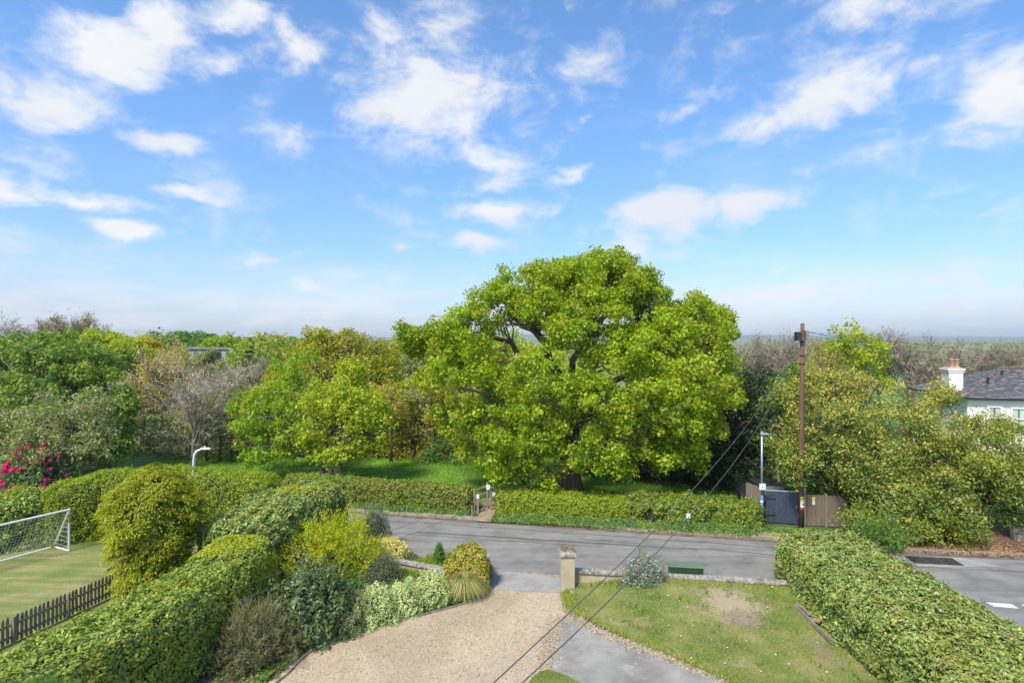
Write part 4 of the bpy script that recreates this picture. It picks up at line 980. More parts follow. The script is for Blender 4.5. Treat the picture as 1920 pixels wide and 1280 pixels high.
bg = [
 (45,632,62,1.2,'lime','yellow-green tree top at far left below the bare skyline trees'),(100,625,66,1.1,'lime','golden-green tree top below the round-headed twiggy tree'),
 (312,618,104,1.4,'mid_green','smooth green domed tree on the skyline'),(372,622,108,1.4,'mid_green','second green dome on the skyline beside the brownish conifer'),
 (425,625,98,1.1,'lime_green','bright green skyline tree right of the brownish conifer'),(450,640,84,.9,'lime_green','bright green tree just left of the spruce'),
 (395,652,92,.9,'greygreen','pale grey-green tree above the far building roof'),(500,625,96,1.2,'olive','olive tree on the skyline right of the spruce'),
 (535,628,88,1.1,'lime_green','green skyline tree left of the tall airy tree'),(735,650,74,1.2,'olive','olive tree right of the second tall yellow-green tree'),
 (770,660,66,1.0,'greygreen','grey-green tree beside the left tip of the oak'),(815,665,80,1.2,'olive','olive-green tree peeping past the left tip of the oak'),
 (880,668,78,1.3,'lime_dull','dull lime tree behind the left arm of the oak'),(940,645,84,1.2,'lime','lime tree whose top shows inside the oak hollow'),
 (1085,680,70,1.4,'lime','lime tree hidden deep behind the oak centre'),(430,700,64,1.0,'greygreen','soft grey-green tree low behind the brown twiggy trees'),
 (330,700,70,1.1,'olive','olive tree low behind the golden blossom tree'),(1560,700,56,1.0,'olive','olive tree behind the bronze shrubs near the pole'),
 (1500,690,62,1.0,'greygreen','grey-green tree behind the telegraph pole'),
]
for i,(px,top,Y,w_,mm,lab) in enumerate(bg):
    put(Lp[i%3],px,top,Y,w_,i*1.7,lab,colr(mm),lb)

# far woods: one mass nobody could count
def far_woods():
    rng = np.random.default_rng(401); L = Leaves(402)
    for i in range(260):
        Y = rng.uniform(75,210); px = rng.uniform(-350,1480)
        h = rng.uniform(7.5,10.5)*(1 if px < 1250 else .7); x = (px-960)*Y/F
        if 330 < px < 470:
            if Y < 100: continue
            if Y < 118: h *= .8
        n = 330 if Y < 125 else 150; D = nrm(L.r.normal(size=(n,3))+np.array([0,-.2,.45])); w_ = rng.uniform(3.0,5.0)
        P = np.array([x,Y,h*.60])+D*L.r.uniform(.75,1.05,(n,1))*np.array([w_,w_,h*.40])
        P += D*(sn(P,2.5)*.6)[:,None]
        L.add(P,D,.55 if Y < 125 else .95,aspect=.7,wob=.7,tint=np.clip(rng.normal(.5,.35),0,1),updir=.2)
    # hedgerows across the fields on the right
    for Y,x0,x1,h in [(235,110,330,3.0),(420,150,570,4.5),(800,320,1100,7),(1300,600,2000,10)]:
        k = int((x1-x0)/ (h*.7))
        for j in range(k):
            if math.sin(j*.37+Y)+math.sin(j*.11) > .9: continue
            x = x0+(x1-x0)*(j+rng.uniform(-.4,.4))/k; n = 26; D = nrm(L.r.normal(size=(n,3))+np.array([0,-.2,.4])); hh = h*rng.uniform(.5,1.1)
            P = np.array([x,Y+rng.uniform(-4,4),hh*.5-.3])+D*np.array([hh*.7,hh*.5,hh*.5]); L.add(P,D,hh*.34,aspect=.8,wob=.5,tint=np.clip(rng.normal(.3,.3),0,1))
    tag(L.build('far_woods',M['far_leaf']),label='distant mixed woodland and field hedgerows rolling to the horizon',cat='woods',kind='stuff')
    # brush at the foot of the wood
    L = Leaves(403); n = 36000; x = L.r.uniform(-34,22,n); yy = 43.5+L.r.uniform(0,1,n)**1.5*7+1.2*np.sin(x*.35)
    z = L.r.uniform(0,1,n)**1.1*(2.6+1.3*sn(np.c_[x,yy,x*0],5)); P = np.c_[x,yy,z]
    keep = (sn(P,2.0)>-.35); L.add(P[keep],L.r.normal(size=(keep.sum(),3))+np.array([0,-.6,.4]),.24,aspect=.5,wob=.6,tint=np.clip(.5+.5*sn(P[keep],3),0,1))
    tag(L.build('undergrowth',M['heath']),label='dark brambles and brush along the foot of the wood',cat='undergrowth',kind='stuff')
far_woods()
# slim trees at the edge of the wood
rng = np.random.default_rng(410); tm = []
for v in range(3):
    mb = MB(); mb.tube([(0,0,-.1),(.08,.02,1.6),(-.05,.05,3.2),(.06,0,4.8)],[.13,.10,.08,.03],7)
    for q in range(6):
        z = rng.uniform(1.8,4.2); a = rng.uniform(0,6.28); mb.tube([(0,0,z),(math.cos(a)*.6,math.sin(a)*.6,z+.6),(math.cos(a)*.9,math.sin(a)*.9,z+1.4)],[.035,.02,.008],4)
    m_ = mb.mesh('trunk',True); m_.materials.append(M['brown_bark'])
    L = Leaves(411+v)
    for q in range(16): c = nrm(rng.normal(size=3))*np.array([.9,.9,1.0])+np.array([0,0,4.1]); L.shell(c,(.5,.5,.45),55,.2,k=.3,aspect=.6,wob=.8,tint=rng.uniform(.2,.8))
    cm_ = np_mesh('crown',np.concatenate(L.V),4,{'rnd':np.concatenate(L.R),'tint':np.concatenate(L.T)}); cm_.materials.append(M['olive']); tm.append((m_,cm_))
for i in range(26):
    x = -24+i*1.05+rng.uniform(-.35,.35); y = rng.uniform(42.5,46); s_ = rng.uniform(.75,1.25)
    e = empty('slim_tree',(x,y,0),'slim dark-stemmed young tree at the shady edge of the wood behind the meadow','tree','slim young trees along the wood edge',rz=rng.uniform(0,6)); e.scale = (s_,s_,s_)
    a,b = tm[i%3]; o = bpy.data.objects.new('trunk',a); COL.objects.link(o); o.parent = e; o = bpy.data.objects.new('crown',b); COL.objects.link(o); o.parent = e
    if rng.uniform() < .5: o.material_slots[0].link = 'OBJECT'; o.material_slots[0].material = M['lime' if rng.uniform()<.5 else 'greygreen']

# ------------------------------------------------------------------ golden cypress
def cypress():
    rng = np.random.default_rng(501); base = np.array([-12.75,20.3,0]); root = empty('golden_cypress',tuple(base),'golden yellow cypress with drooping feathery sprays beside the picket fence','tree')
    L = Leaves(502); prof = [(0,1.0),(.12,1.28),(.3,1.15),(.5,1.42),(.68,1.58),(.82,1.35),(.92,.9),(1.0,.25)]
    H = 4.5; zs = np.array([p[0] for p in prof])*H; rs = np.array([p[1] for p in prof])
    for i in range(1180):
        z = H*rng.uniform(.02,1)**.9; a = rng.uniform(0,6.283); z = round((z+.10*math.sin(a*4))/.24)*.24-.10*math.sin(a*4)+rng.uniform(-.05,.05); R = np.interp(z,zs,rs)*(1+.10*math.sin(a*3+z*2.1)+.09*math.sin(a*5-z*3.3))
        rr = R*rng.uniform(.80,1.05); o = np.array([math.cos(a),math.sin(a),0]); c = o*rr+np.array([0,0,z])
        n = 46; t = L.r.uniform(0,1,n); side = np.cross(o,[0,0,1]); fan = L.r.normal(size=n)*.55
        T = o*(1-.2*np.abs(fan))[:,None]*.9+side*fan[:,None]+np.array([0,0,.35])-np.outer(t,[0,0,1.05])
        wdt = .20; P = c - o*.20 + (o*.34)*t[:,None]+side*(fan*wdt*t*1.6)[:,None]+np.outer(.12*t-.30*t*t,[0,0,1])+L.r.normal(size=(n,3))*.022
        L.add(P,np.tile(o*.4+np.array([0,0,.9]),(n,1)),.115,aspect=.28,T=T,wob=.35,tint=np.clip(.12+.9*t*rng.uniform(.6,1.1),0,1),fold=.3)
    L.build('foliage',M['cypress'],root)
    mb = MB(); mb.lathe((0,0,0),[(.9*r,z) for r,z in zip(rs*.72,zs*.93)],18); mb.build('inner_twigs',plain('cypress_inner_sprays',(.07,.09,.015),.9,var=.35,scale=9),root)
    mb = MB(); mb.tube([(0,0,-.1),(0,0,1.5)],[.16,.12],8); mb.build('trunk',M['brown_bark'],root)
cypress()
print('stage trees ok')
# ------------------------------------------------------------------ garden bed shrubs
def bush(name, px, base_py, wpx, top_py, mat, label, seed, n=6000, leaf=.07, aspect=.5, style='round', depth=None, cat='shrub', group=None, lump=.12, core=True, z0=0.0):
    Yf = (CAMZ-z0)*F/(base_py-640.0); wx = wpx*Yf/F; ry = (depth or wx)/2; Yc = Yf+ry*.8; X = (px-960)*Yc/F
    h = CAMZ-(top_py-640)*(Yc)/F - z0; rx = wx/2*Yc/Yf
    root = empty(name,(X,Yc,z0),label,cat,group); L = Leaves(seed); r = L.r
    D = nrm(r.normal(size=(n,3))+np.array([0,0,.25])); D[:,2] = np.abs(D[:,2])*1.0-.05
    D = nrm(D); rad = (1-.28*r.uniform(0,1,n)**1.5)+lump*sn(D*rx+X,rx*.7)+lump*.6*sn(D*rx+X,rx*.25)
    P = D*rad[:,None]*np.array([rx,ry,h*.92]); P[:,2] = np.maximum(P[:,2],.03)
    tint = np.clip(.5+.5*sn(P+X,.5),0,1)
    if style == 'round': L.add(P,D,leaf,aspect=aspect,wob=.7,tint=tint,updir=.3)
    elif style == 'spiky': L.add(P,r.normal(size=(n,3)),leaf,aspect=aspect,T=D*1.2+np.array([0,0,.9]),wob=.2,tint=tint)
    elif style == 'twiggy':
        L.add(P,r.normal(size=(n,3)),leaf,aspect=aspect,T=D+np.array([0,0,.3]),wob=.2,tint=tint)
    L.build('foliage',mat,root)
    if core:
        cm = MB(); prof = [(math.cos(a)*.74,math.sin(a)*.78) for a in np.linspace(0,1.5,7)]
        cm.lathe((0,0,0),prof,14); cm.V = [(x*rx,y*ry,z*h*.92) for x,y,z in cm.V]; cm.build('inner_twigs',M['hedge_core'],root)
    return root,(X,Yc,h,rx,ry)
def twig_spray(root, dims, n, mat, seed, length=.7, rad=.006, name='stems'):
    X,Yc,h,rx,ry = dims; rng = np.random.default_rng(seed); mb = MB()
    for i in range(n):
        d = nrm(rng.normal(size=3)+np.array([0,0,.9])); p0 = d*np.array([rx,ry,h])*.55; p1 = p0+d*length*rng.uniform(.4,1)+np.array([0,0,.1])
        mb.tube(limb_path(p0,p1,rng,4,.15),[rad,rad*.8,rad*.6,rad*.3],3,cap=False)
    mb.build(name,mat,root)['kind'] = 'stuff'
r,d = bush('heather_shrub',478,1268,165,1130,M['heath'],'brown-green twiggy heath shrub at the foot of the near laurel hedge',601,n=13000,leaf=.13,aspect=.14,style='spiky',lump=.3); twig_spray(r,d,240,M['pale_twig'],602,1.0,.006)
bush('dark_shrub',590,1212,150,1050,M['bluegreen'],'tall dark blue-green shrub right of the near hedge end',603,n=10000,leaf=.13,aspect=.42,lump=.3)
bush('dark_shrub',545,1228,110,1120,M['bluegreen'],'lower blue-green shrub at the foot of the near laurel hedge',604,n=6000,leaf=.10,aspect=.4)
bush('purple_shrub',560,1085,85,1000,M['purple'],'small purple-grey shrub between the two laurel hedges',605,n=5500,leaf=.08)
bush('yellow_shrub',628,1100,165,968,M['forsythia'],'large glowing yellow-green shrub in front of the pale hedge',606,n=15000,leaf=.09,aspect=.42,style='spiky',lump=.3,core=False)
def shoots():
    rng = np.random.default_rng(607); X,Y = (640-960)*23.0/F,23.0
    root = [o for o in bpy.data.objects if o.name.startswith('yellow_shrub')][0]; L = Leaves(608); mb = MB(); loc = np.array(root.location)
    for i in range(75):
        a = rng.uniform(0,6.28); el = rng.uniform(.35,1.3); d = np.array([math.cos(a)*math.cos(el),math.sin(a)*math.cos(el),math.sin(el)])
        ln = rng.uniform(1.5,2.5); pts = limb_path(np.array([0,0,.3]),d*ln*np.array([.82,.75,1.0])+np.array([0,0,.2]),rng,7,.06,.08); mb.tube(pts,list(np.linspace(.014,.003,7)),3,cap=False)
        t = rng.uniform(.3,1,46); P = np.stack([np.interp(t,np.linspace(0,1,7),pts[:,k]) for k in range(3)],1)+rng.normal(size=(46,3))*.05
        L.add(P,rng.normal(size=(46,3)),.085,aspect=.45,T=np.tile(d,(46,1)),wob=.4,tint=.6)
    L.build('young_leaves',M['forsythia'],root); mb.build('stems',M['dry'],root)['kind'] = 'stuff'
shoots()
r,d = bush('tamarisk_shrub',702,1042,70,936,M['lavender'],'silvery grey-mauve shrub between the yellow shrub and the road',609,n=8000,leaf=.07,aspect=.3,style='spiky'); twig_spray(r,d,60,M['pale_twig'],610,.5)
bush('golden_shrub',722,1058,92,1006,M['cream_yellow'],'low creamy yellow variegated shrub beside the boundary wall',611,n=5500,leaf=.085)
bush('dark_shrub',716,1096,78,1034,M['lavender'],'dense grey-green mounded shrub below the creamy yellow one',612,n=6500,leaf=.06,aspect=.3,style='spiky')
bush('variegated_shrub',708,1178,84,1092,M['cream'],'cream variegated bush, leftmost of the three pale bushes by the gravel',613,n=7500,leaf=.06,lump=.2)
bush('variegated_shrub',757,1160,72,1085,M['cream'],'cream variegated bush, middle of the three pale bushes by the gravel',614,n=7500,leaf=.06,lump=.2)
bush('variegated_shrub',810,1140,76,1068,M['cream'],'cream variegated bush nearest the tussock grass',615,n=7500,leaf=.06,lump=.2)
bush('mottled_shrub',655,1192,98,1108,M['cream_pink'],'mottled green and pinkish bush left of the cream bushes',616,n=9000,leaf=.06,lump=.2)
bush('mottled_shrub',607,1205,46,1150,M['cream_pink'],'small mottled bush at the gravel edge near the dark shrubs',617,n=3500,leaf=.06)
bush('green_shrub',650,1140,70,1082,M['mid_green'],'mid green low planting in the bed centre behind the mottled bush',618,n=3500,leaf=.09)
bush('euphorbia',622,1085,44,1050,M['lime_green'],'bright green leafy clump below the yellow shrub',619,n=1800,leaf=.14,aspect=.35,style='spiky',core=False)
bush('green_shrub',668,1090,50,1062,M['verge'],'fresh green perennial clump in the bed below the yellow shrub',620,n=2500,leaf=.11,style='spiky',core=False)
bush('upright_conifer',823,1062,22,1014,M['mid_green'],'small upright green conifer on the boundary wall line',621,n=2500,leaf=.08,aspect=.3,style='spiky')
bush('ivy_mound',876,1092,92,1016,M['ivy_red'],'bronze and yellow ivy mound smothering the left gate pier',622,n=11000,leaf=.085,aspect=.7,lump=.12,depth=1.1)
bush('ivy_mound',903,1112,30,1024,M['ivy_red'],'narrow ivy curtain hanging down the left gate pier',623,n=2200,leaf=.08,aspect=.7,depth=.5)
bush('bed_grass',830,1060,70,1042,M['tussock'],'dry russet perennials behind the tussock beside the wall',624,n=2200,leaf=.12,aspect=.12,style='spiky',core=False)
bush('bed_grass',795,1078,80,1052,M['lime_green'],'feathery light green perennials in the bed by the wall',625,n=3000,leaf=.12,aspect=.14,style='spiky',core=False)
bush('bed_grass',760,1055,50,1040,M['heath'],'low dark perennials near the creamy yellow shrub',626,n=1500,leaf=.1,aspect=.2,style='spiky',core=False)
def tussock(px, base_py, rad, h, seed, label, mat, n=1500):
    X,Y = G(px,base_py); Y += rad*.7; root = empty('tussock_grass',(X,Y,0),label,'ornamental grass'); rng = np.random.default_rng(seed)
    V = []; R = []
    a = rng.uniform(0,6.283,n); sp = rng.uniform(.12,1.1,n)**.75; hv = rng.uniform(.7,1.05,n)*(.6+.4*sp); o = np.stack([np.cos(a),np.sin(a),a*0],1); sd = np.stack([-np.sin(a),np.cos(a),a*0],1)
    ts = np.array([0,.35,.7,1.0]); pts = []
    for t in ts: pts.append(o*(.04+rad*sp*(.35*t+.75*t*t))[:,None]+np.outer(h*hv*(1.9*t-t*t*(.85+.85*sp)),[0,0,1])+np.array([0,0,.01]))
    w = np.array([.010,.012,.009,.002])
    for k in range(3):
        q = np.stack([pts[k]-sd*w[k],pts[k]+sd*w[k],pts[k+1]+sd*w[k+1],pts[k+1]-sd*w[k+1]],1).reshape(-1,3); V.append(q); R.append(rng.uniform(0,1,n))
    R = [R[0]]*3; me = np_mesh('blades',np.concatenate(V),4,{'rnd':np.concatenate(R),'tint':np.concatenate(R)}); link('blades',me,mat,root)
tussock(868,1128,.85,1.15,630,'rounded olive tussock of arching grass beside the gravel and gate pier',M['tussock'],2600)
# weeds along the bed edge
rg2 = np.random.default_rng(640); L = Leaves(641)
EDGE = [(-6.6,14.2)]+[G(px,py-4) for px,py in [(480,1290),(520,1262),(545,1240),(578,1212),(630,1190),(690,1176),(760,1156),(850,1133),(898,1118),(912,1104)]]
P = along(EDGE,4200,rg2,.10); L.add(np.c_[P,rg2.uniform(.01,.16,len(P))],np.tile([0,-.3,1.],(len(P),1)),.09,aspect=.5,wob=.8)
P = sample_poly([(-8,14),(-5.2,14.6),(-4.4,17.3),(-1.2,20.6),(-1.2,22),(-4.1,23.4),(-7.5,24)],9000,rg2); P = P[(sn(np.c_[P,P[:,0]*0],1.3)>.05)]
P = P[~inpoly(P, GRAVEL)]
L.add(np.c_[P,rg2.uniform(.01,.14,len(P))],np.tile([0,-.3,1.],(len(P),1)),.10,aspect=.45,wob=.8)
tag(L.build('bed_weeds',M['verge']),'low weeds and ground cover in the planted bed',cat='ground cover',kind='stuff')
# thin edging board of the bed
mb = MB(); E = [G(px,py) for px,py in [(918,1096),(912,1108),(898,1122),(850,1139),(760,1162),(690,1182),(640,1196),(588,1218),(560,1242),(540,1264),(505,1292)]]
for a,b in zip(E[:-1],E[1:]): mb.bar((*a,.02),(*b,.02),.035,.09)
tag(mb.build('bed_edging',M['timber']),'thin curved edging strip between the gravel and the planted bed','edging')
# rhododendron
r,d = bush('rhododendron',70,968,150,822,M['rhodo'],'rhododendron with magenta blooms above the ivy hedge at left',650,n=9000,leaf=.16,aspect=.38,lump=.2,depth=2.2)
rngf = np.random.default_rng(651); X,Yc,h,rx,ry = d; Lm = None
for i in range(95):
    dd = nrm(rngf.normal(size=3)+np.array([-.15,-.7,.35])); dd[1] = -abs(dd[1]); q = dd*np.array([rx,ry,h*.95])*1.0
    if q[2] < .4: continue
    if Lm is None:
        Lm = Leaves(652); Lm.shell((0,0,0),(.13,.13,.10),60,.09,k=.6,aspect=.8,up=.5); me = np_mesh('blossom',np.concatenate(Lm.V),4,{'rnd':np.concatenate(Lm.R),'tint':np.concatenate(Lm.T)}); me.materials.append(M['magenta'])
    o = bpy.data.objects.new('blossom',me); COL.objects.link(o); o.parent = r; o.location = q; s = rngf.uniform(.6,1.25); o.scale = (s,s,s); o.rotation_euler = tuple(rngf.uniform(-.5,.5,3))
bush('brown_shrub',150,905,110,845,M['heath'],'thin brown twiggy shrub between the rhododendron and the tall clipped hedge',655,n=5000,leaf=.16,aspect=.2,style='twiggy',core=False)
bush('green_shrub',25,985,90,908,M['lime_green'],'lighter green leafy growth on the hedge behind the goal',656,n=2500,leaf=.14,aspect=.5,core=False)
# feathery conifer in the bottom left corner
def feather():
    rng = np.random.default_rng(660); root = empty('feathery_conifer',(-9.0,10.6,0),'soft feathery green conifer tip in front of the hedge at the bottom left corner','shrub'); L = Leaves(661)
    for i in range(520):
        d = nrm(rng.normal(size=3)+np.array([0,-.2,.5])); c = d*np.array([1.0,.8,1.0])*rng.uniform(.75,1)+np.array([0,0,1.55]); n = 30; T = nrm(np.tile(d+np.array([0,0,.35]),(n,1))+L.r.normal(size=(n,3))*.35)
        L.add(c+T*L.r.uniform(0,.22,(n,1)),L.r.normal(size=(n,3)),.12,aspect=.12,T=T,wob=.2,tint=rng.uniform(.2,.9))
    L.build('foliage',M['mid_green'],root); mb = MB(); mb.tube([(0,0,-.05),(0,0,1.6)],[.08,.05],7); mb.build('trunk',M['brown_bark'],root)
feather()
# rosemary by the wall
r,d = bush('rosemary_shrub',1206,1106,84,1036,M['lavender'],'rosemary shrub with pale blue flowers growing at the low wall',670,n=7000,leaf=.09,aspect=.16,style='spiky',lump=.35,z0=.3,core=False,depth=.9)
L = Leaves(671); X,Yc,h,rx,ry = d; D = nrm(L.r.normal(size=(1500,3))+np.array([.25,-.2,.5])); D[:,2] = np.abs(D[:,2]); L.add(D*np.array([rx,ry,h*.92])*L.r.uniform(.75,1.05,(1500,1)),D,.05,aspect=.6,wob=.7); L.build('flowers',M['rosemary_bloom'],r); twig_spray(r,d,26,M['mid_green'],672,.35,.02,'tall_shoots')
bush('foxglove_clump',1215,1112,40,1090,M['verge'],'broad leaved green clump at the foot of the rosemary',673,n=700,leaf=.2,aspect=.25,style='spiky',core=False,z0=.25)
# fern like shoots beyond the right hand hedge
def fern():
    rng = np.random.default_rng(680); root = empty('elder_shoots',(14.6,22.4,0),'arching pale green shoots rising behind the right hand hedge','shrub'); L = Leaves(681); mb = MB()
    for i in range(46):
        a = rng.uniform(0,6.28); el = rng.uniform(.4,1.25); d = np.array([math.cos(a)*math.cos(el),math.sin(a)*math.cos(el)*.6,math.sin(el)]); ln = rng.uniform(1.2,2.3)
        pts = limb_path(np.array([rng.uniform(-.9,.6),rng.uniform(-.4,.3),.6]),d*ln+np.array([0,0,.6]),rng,7,.05,.06); mb.tube(pts,list(np.linspace(.015,.004,7)),3,cap=False)
        t = rng.uniform(.2,1,80); P = np.stack([np.interp(t,np.linspace(0,1,7),pts[:,k]) for k in range(3)],1)+rng.normal(size=(80,3))*.06
        L.add(P,np.tile([0,0,1.],(80,1)),.12,aspect=.35,wob=.5,T=rng.normal(size=(80,3)),tint=.5)
    L.build('foliage',M['mid_green'],root); mb.build('stems',M['dry'],root)['kind'] = 'stuff'
fern()

# ------------------------------------------------------------------ gate pier, low wall, cabinet
pier = empty('gate_pier',(2.02,20.75,0),'beige rendered gate pier with a lichen-covered stone cap right of the drive','gate pier')
mb = MB(); mb.box((0,0,.62),(.50,.50,1.26),.0); mb.build('pillar',M['render_beige'],pier,bevel=.02)
mb = MB(); mb.box((0,0,1.29),(.62,.62,.09),0); mb.build('cap_slab',M['lichen'],pier,bevel=.015)
mb = MB(); mb.box((0,0,1.40),(.58,.58,.13),0,taper=.62,jit=.015); mb.build('cap_top',M['lichen'],pier,bevel=.03)
L = Leaves(690); q = L.r.uniform(-1,1,(420,2)); L.add(np.c_[q*.26,1.45+L.r.uniform(0,.07,420)],np.tile([0,0,1.],(420,1)),.05,aspect=.6,wob=.9); L.build('moss',M['dry'],pier)
pier2 = empty('gate_pier',(-1.05,21.0,0),'beige rendered gate pier half buried in ivy left of the drive','gate pier')
mb = MB(); mb.box((0,0,.5),(.42,.46,1.02),0); mb.build('pillar',M['render_beige'],pier2,bevel=.02)
mb = MB(); mb.box((0,0,1.04),(.5,.54,.07),0); mb.build('cap_slab',M['lichen'],pier2,bevel=.015)
WA, WB = Vector((2.30,21.05,0)), Vector((9.65,19.95,0)); wd = (WB-WA).normalized(); ang = math.atan2(wd.y,wd.x); wl_ = (WB-WA).length
wall = empty('garden_wall',tuple(WA),'low beige garden wall with pale stone coping beside the front lawn','wall',rz=ang)
mb = MB(); mb.box((wl_/2,0,.24),(wl_,.22,.52)); mb.build('wall',M['render_beige'],wall,bevel=.01)
random.seed(9); x = 0; k = 0
while x < wl_-.1:
    ln = min(random.uniform(.55,.95),wl_-x); mb = MB(); mb.box((x+ln/2,random.uniform(-.01,.01),.545+random.uniform(-.006,.006)),(ln-.012,.34,.085),0,jit=.006); mb.build('coping_stone',M['lichen'],wall,bevel=.012); x += ln
wall2 = empty('garden_wall',(-1.3,21.15,0),'low boundary wall running behind the planted bed left of the gate','wall',rz=math.pi-.42)
mb = MB(); mb.box((1.8,0,.10),(3.6,.22,.26)); mb.build('wall',M['render_beige'],wall2)
x = 0
while x < 3.5:
    ln = random.uniform(.5,.8); mb = MB(); mb.box((x+ln/2,0,.30),(ln-.012,.34,.07),0,jit=.006); mb.build('coping_stone',M['lichen'],wall2,bevel=.01); x += ln
cab = empty('utility_cabinet',(6.45,21.15,0),'dark green metal utility cabinet standing behind the low wall','utility cabinet',rz=-.13)
mb = MB(); mb.box((0,0,.34),(1.22,.40,.66)); mb.build('body',M['cabinet'],cab,bevel=.015)
mb = MB(); mb.box((0,0,.695),(1.28,.48,.05)); mb.build('lid',plain('green_cabinet_lid_lit',(.12,.20,.13),.5,var=.12,scale=4),cab,bevel=.012)  # paler copy of the body green: light falling on the top put into the colour
for sx in (-.305,.305): mb = MB(); mb.box((sx,-.206,.34),(.58,.014,.58)); d_ = mb.build('door',M['cabinet'],cab,bevel=.004); mb = MB(); mb.box((sx*.25,-.222,.36),(.03,.02,.10)); mb.build('handle',M['black'],d_)
mb = MB(); mb.box((0,0,.03),(1.26,.44,.08)); mb.build('plinth',M['kerb'],cab)
# brick piece lying at the drive edge of the apron
# timber edging and bricks by the right hedge
te = empty('timber_edging',(0,0,0),'weathered timber edging board slanting from the hedge across the lawn','edging')
a = np.array([*G(1490,1137,.3),.33]); b = np.array([*G(1562,1204,.2),.2])
mb = MB(); mb.bar(a,b,.05,.12); mb.build('board',M['timber'],te); mb = MB(); mb.bar(a+[.12,.1,.04],a+(b-a)*.35+[.14,.1,.05],.09,.06); mb.build('board',M['timber'],te)
bo = MB(); bo.box(tuple(a+(b-a)*.52+np.array([.12,.05,.08])),(.22,.11,.07),-.9); tag(bo.build('brick',M['brick'],bevel=.006),'single old red brick lying by the timber edging','brick')
rk = MB(); rk.box((2.15,20.25,.06),(.22,.2,.16),.3,taper=.7,jit=.02); tag(rk.build('stone',M['lichen'],bevel=.02),'small rough stone beside the foot of the right gate pier','stone')
sd_ = MB(); c0 = G(988,1066); 
for i in range(10): sd_.box((c0[0]-.15+.12*random.uniform(-1,1)+i*.07,c0[1]+.35+random.uniform(-.1,.1),.05),(.16,.12,.06),random.uniform(0,3),taper=.6)
# ------------------------------------------------------------------ picket fence
pf = empty('picket_fence',(-14.75,17.2,0),'weathered brown picket fence between the side lawn and laurel hedge','fence')
A0, A1 = np.array([-15.35,15.3]), np.array([-14.05,20.15]); dv = (A1-A0)/np.linalg.norm(A1-A0); LNG = np.linalg.norm(A1-A0); ang = math.atan2(dv[1],dv[0])
def zf(t): return .80
pk = MB(); pk.add([(-.042,-.01,0),(.042,-.01,0),(.042,-.01,.72),(.022,-.01,.79),(-.022,-.01,.79),(-.042,-.01,.72),(-.042,.01,0),(.042,.01,0),(.042,.01,.72),(.022,.01,.79),(-.022,.01,.79),(-.042,.01,.72)],
   [(0,1,2,3,4,5),(11,10,9,8,7,6),(0,6,7,1),(1,7,8,2),(2,8,9,3),(3,9,10,4),(4,10,11,5),(5,11,6,0)]); pkm = pk.mesh('picket'); pkm.materials.append(M['picket_wood'])
n = int(LNG/.128); lx,ly,_ = pf.location
for i in range(n):
    c = A0+dv*(i*.128+.06); o = bpy.data.objects.new('picket',pkm); COL.objects.link(o); o.parent = pf; o.location = (c[0]-lx,c[1]-ly,.04+random.uniform(-.01,.01)); o.rotation_euler = (0,random.uniform(-.02,.02),ang)
for z in (.22,.58):
    mb = MB(); nx = np.array([-dv[1],dv[0]])*.035; mb.bar((A0[0]-lx-nx[0],A0[1]-ly-nx[1],z),(A1[0]-lx-nx[0],A1[1]-ly-nx[1],z),.05,.07); mb.build('rail',M['picket_wood'],pf)
for t in (.02,.34,.66,.98):
    c = A0+dv*LNG*t-np.array([-dv[1],dv[0]])*.10; mb = MB(); mb.box((c[0]-lx,c[1]-ly,.4),(.075,.075,.86),ang); mb.build('post',M['picket_wood'],pf)

# ------------------------------------------------------------------ football goal
goal = empty('football_goal',(-19.0,24.4,0),'white plastic football goal with net on the side lawn','football goal')
gp = np.array([-19.0,24.4]); gd = nrm(np.array([-1.1,-2.15])); gb = nrm(np.array([-1.0,.47]))   # along the mouth; towards the back
LN, HT, DP = 3.6, 1.80, 1.15
def gl(a,b,z): v = gd*a+gb*b; return (v[0],v[1],z)
for a_ in (0,LN):
    mb = MB(); mb.tube([gl(a_,0,.0),gl(a_,0,HT)],.042,10); mb.build('post',M['white_plastic'],goal)
    mb = MB(); mb.tube([gl(a_,0,HT),gl(a_,DP,.05)],.026,8); mb.build('stay',M['white_plastic'],goal)
    mb = MB(); mb.tube([gl(a_,0,.04),gl(a_,DP,.04)],.034,8); mb.build('side_bar',M['white_plastic'],goal)
mb = MB(); mb.tube([gl(-.04,0,HT),gl(LN+.04,0,HT)],.042,10); mb.build('crossbar',M['white_plastic'],goal)
mb = MB(); mb.tube([gl(0,DP,.04),gl(LN,DP,.04)],.036,8); mb.build('ground_bar',M['white_plastic'],goal)
mb = MB(); mb.tube([gl(0,0,HT-.55),gl(0,0,HT-.2)],.0445,10,cap=False); st_ = mb.build('sticker',M['black'],goal)
mb = MB()
for i in range(6): mb.tube([gl(-.0,-.0,HT-.52+i*.05),gl(0,0,HT-.49+i*.05)],.0455,10,cap=False)
mb.build('lettering',M['sign_yellow'],st_)
net = MB(); na, nb = 30, 15
def netp(u,v):   # u along, v from crossbar to ground bar, sagging
    s = .22*math.sin(math.pi*v)*(.6+.4*math.sin(math.pi*u)); b_ = DP*v; z = HT*(1-v)+.05*v - s*.9; return gl(u*LN,b_-s*.15,max(z,.05))
for i in range(na+1): net.tube([netp(i/na,j/8) for j in range(9)],.0055,3,cap=False)
for j in range(nb+1): net.tube([netp(i/10,j/nb) for i in range(11)],.0055,3,cap=False)
for a_ in (0,LN):
    for j in range(1,9): v = j/9; net.tube([gl(a_,0,HT*(1-v)),gl(a_,DP*v,HT*(1-v))],.0055,3,cap=False)
    for j in range(1,6): v = j/6; net.tube([gl(a_,DP*v,.05),gl(a_,DP*v,HT*(1-v))],.0055,3,cap=False)
net.build('net',M['net'],goal)

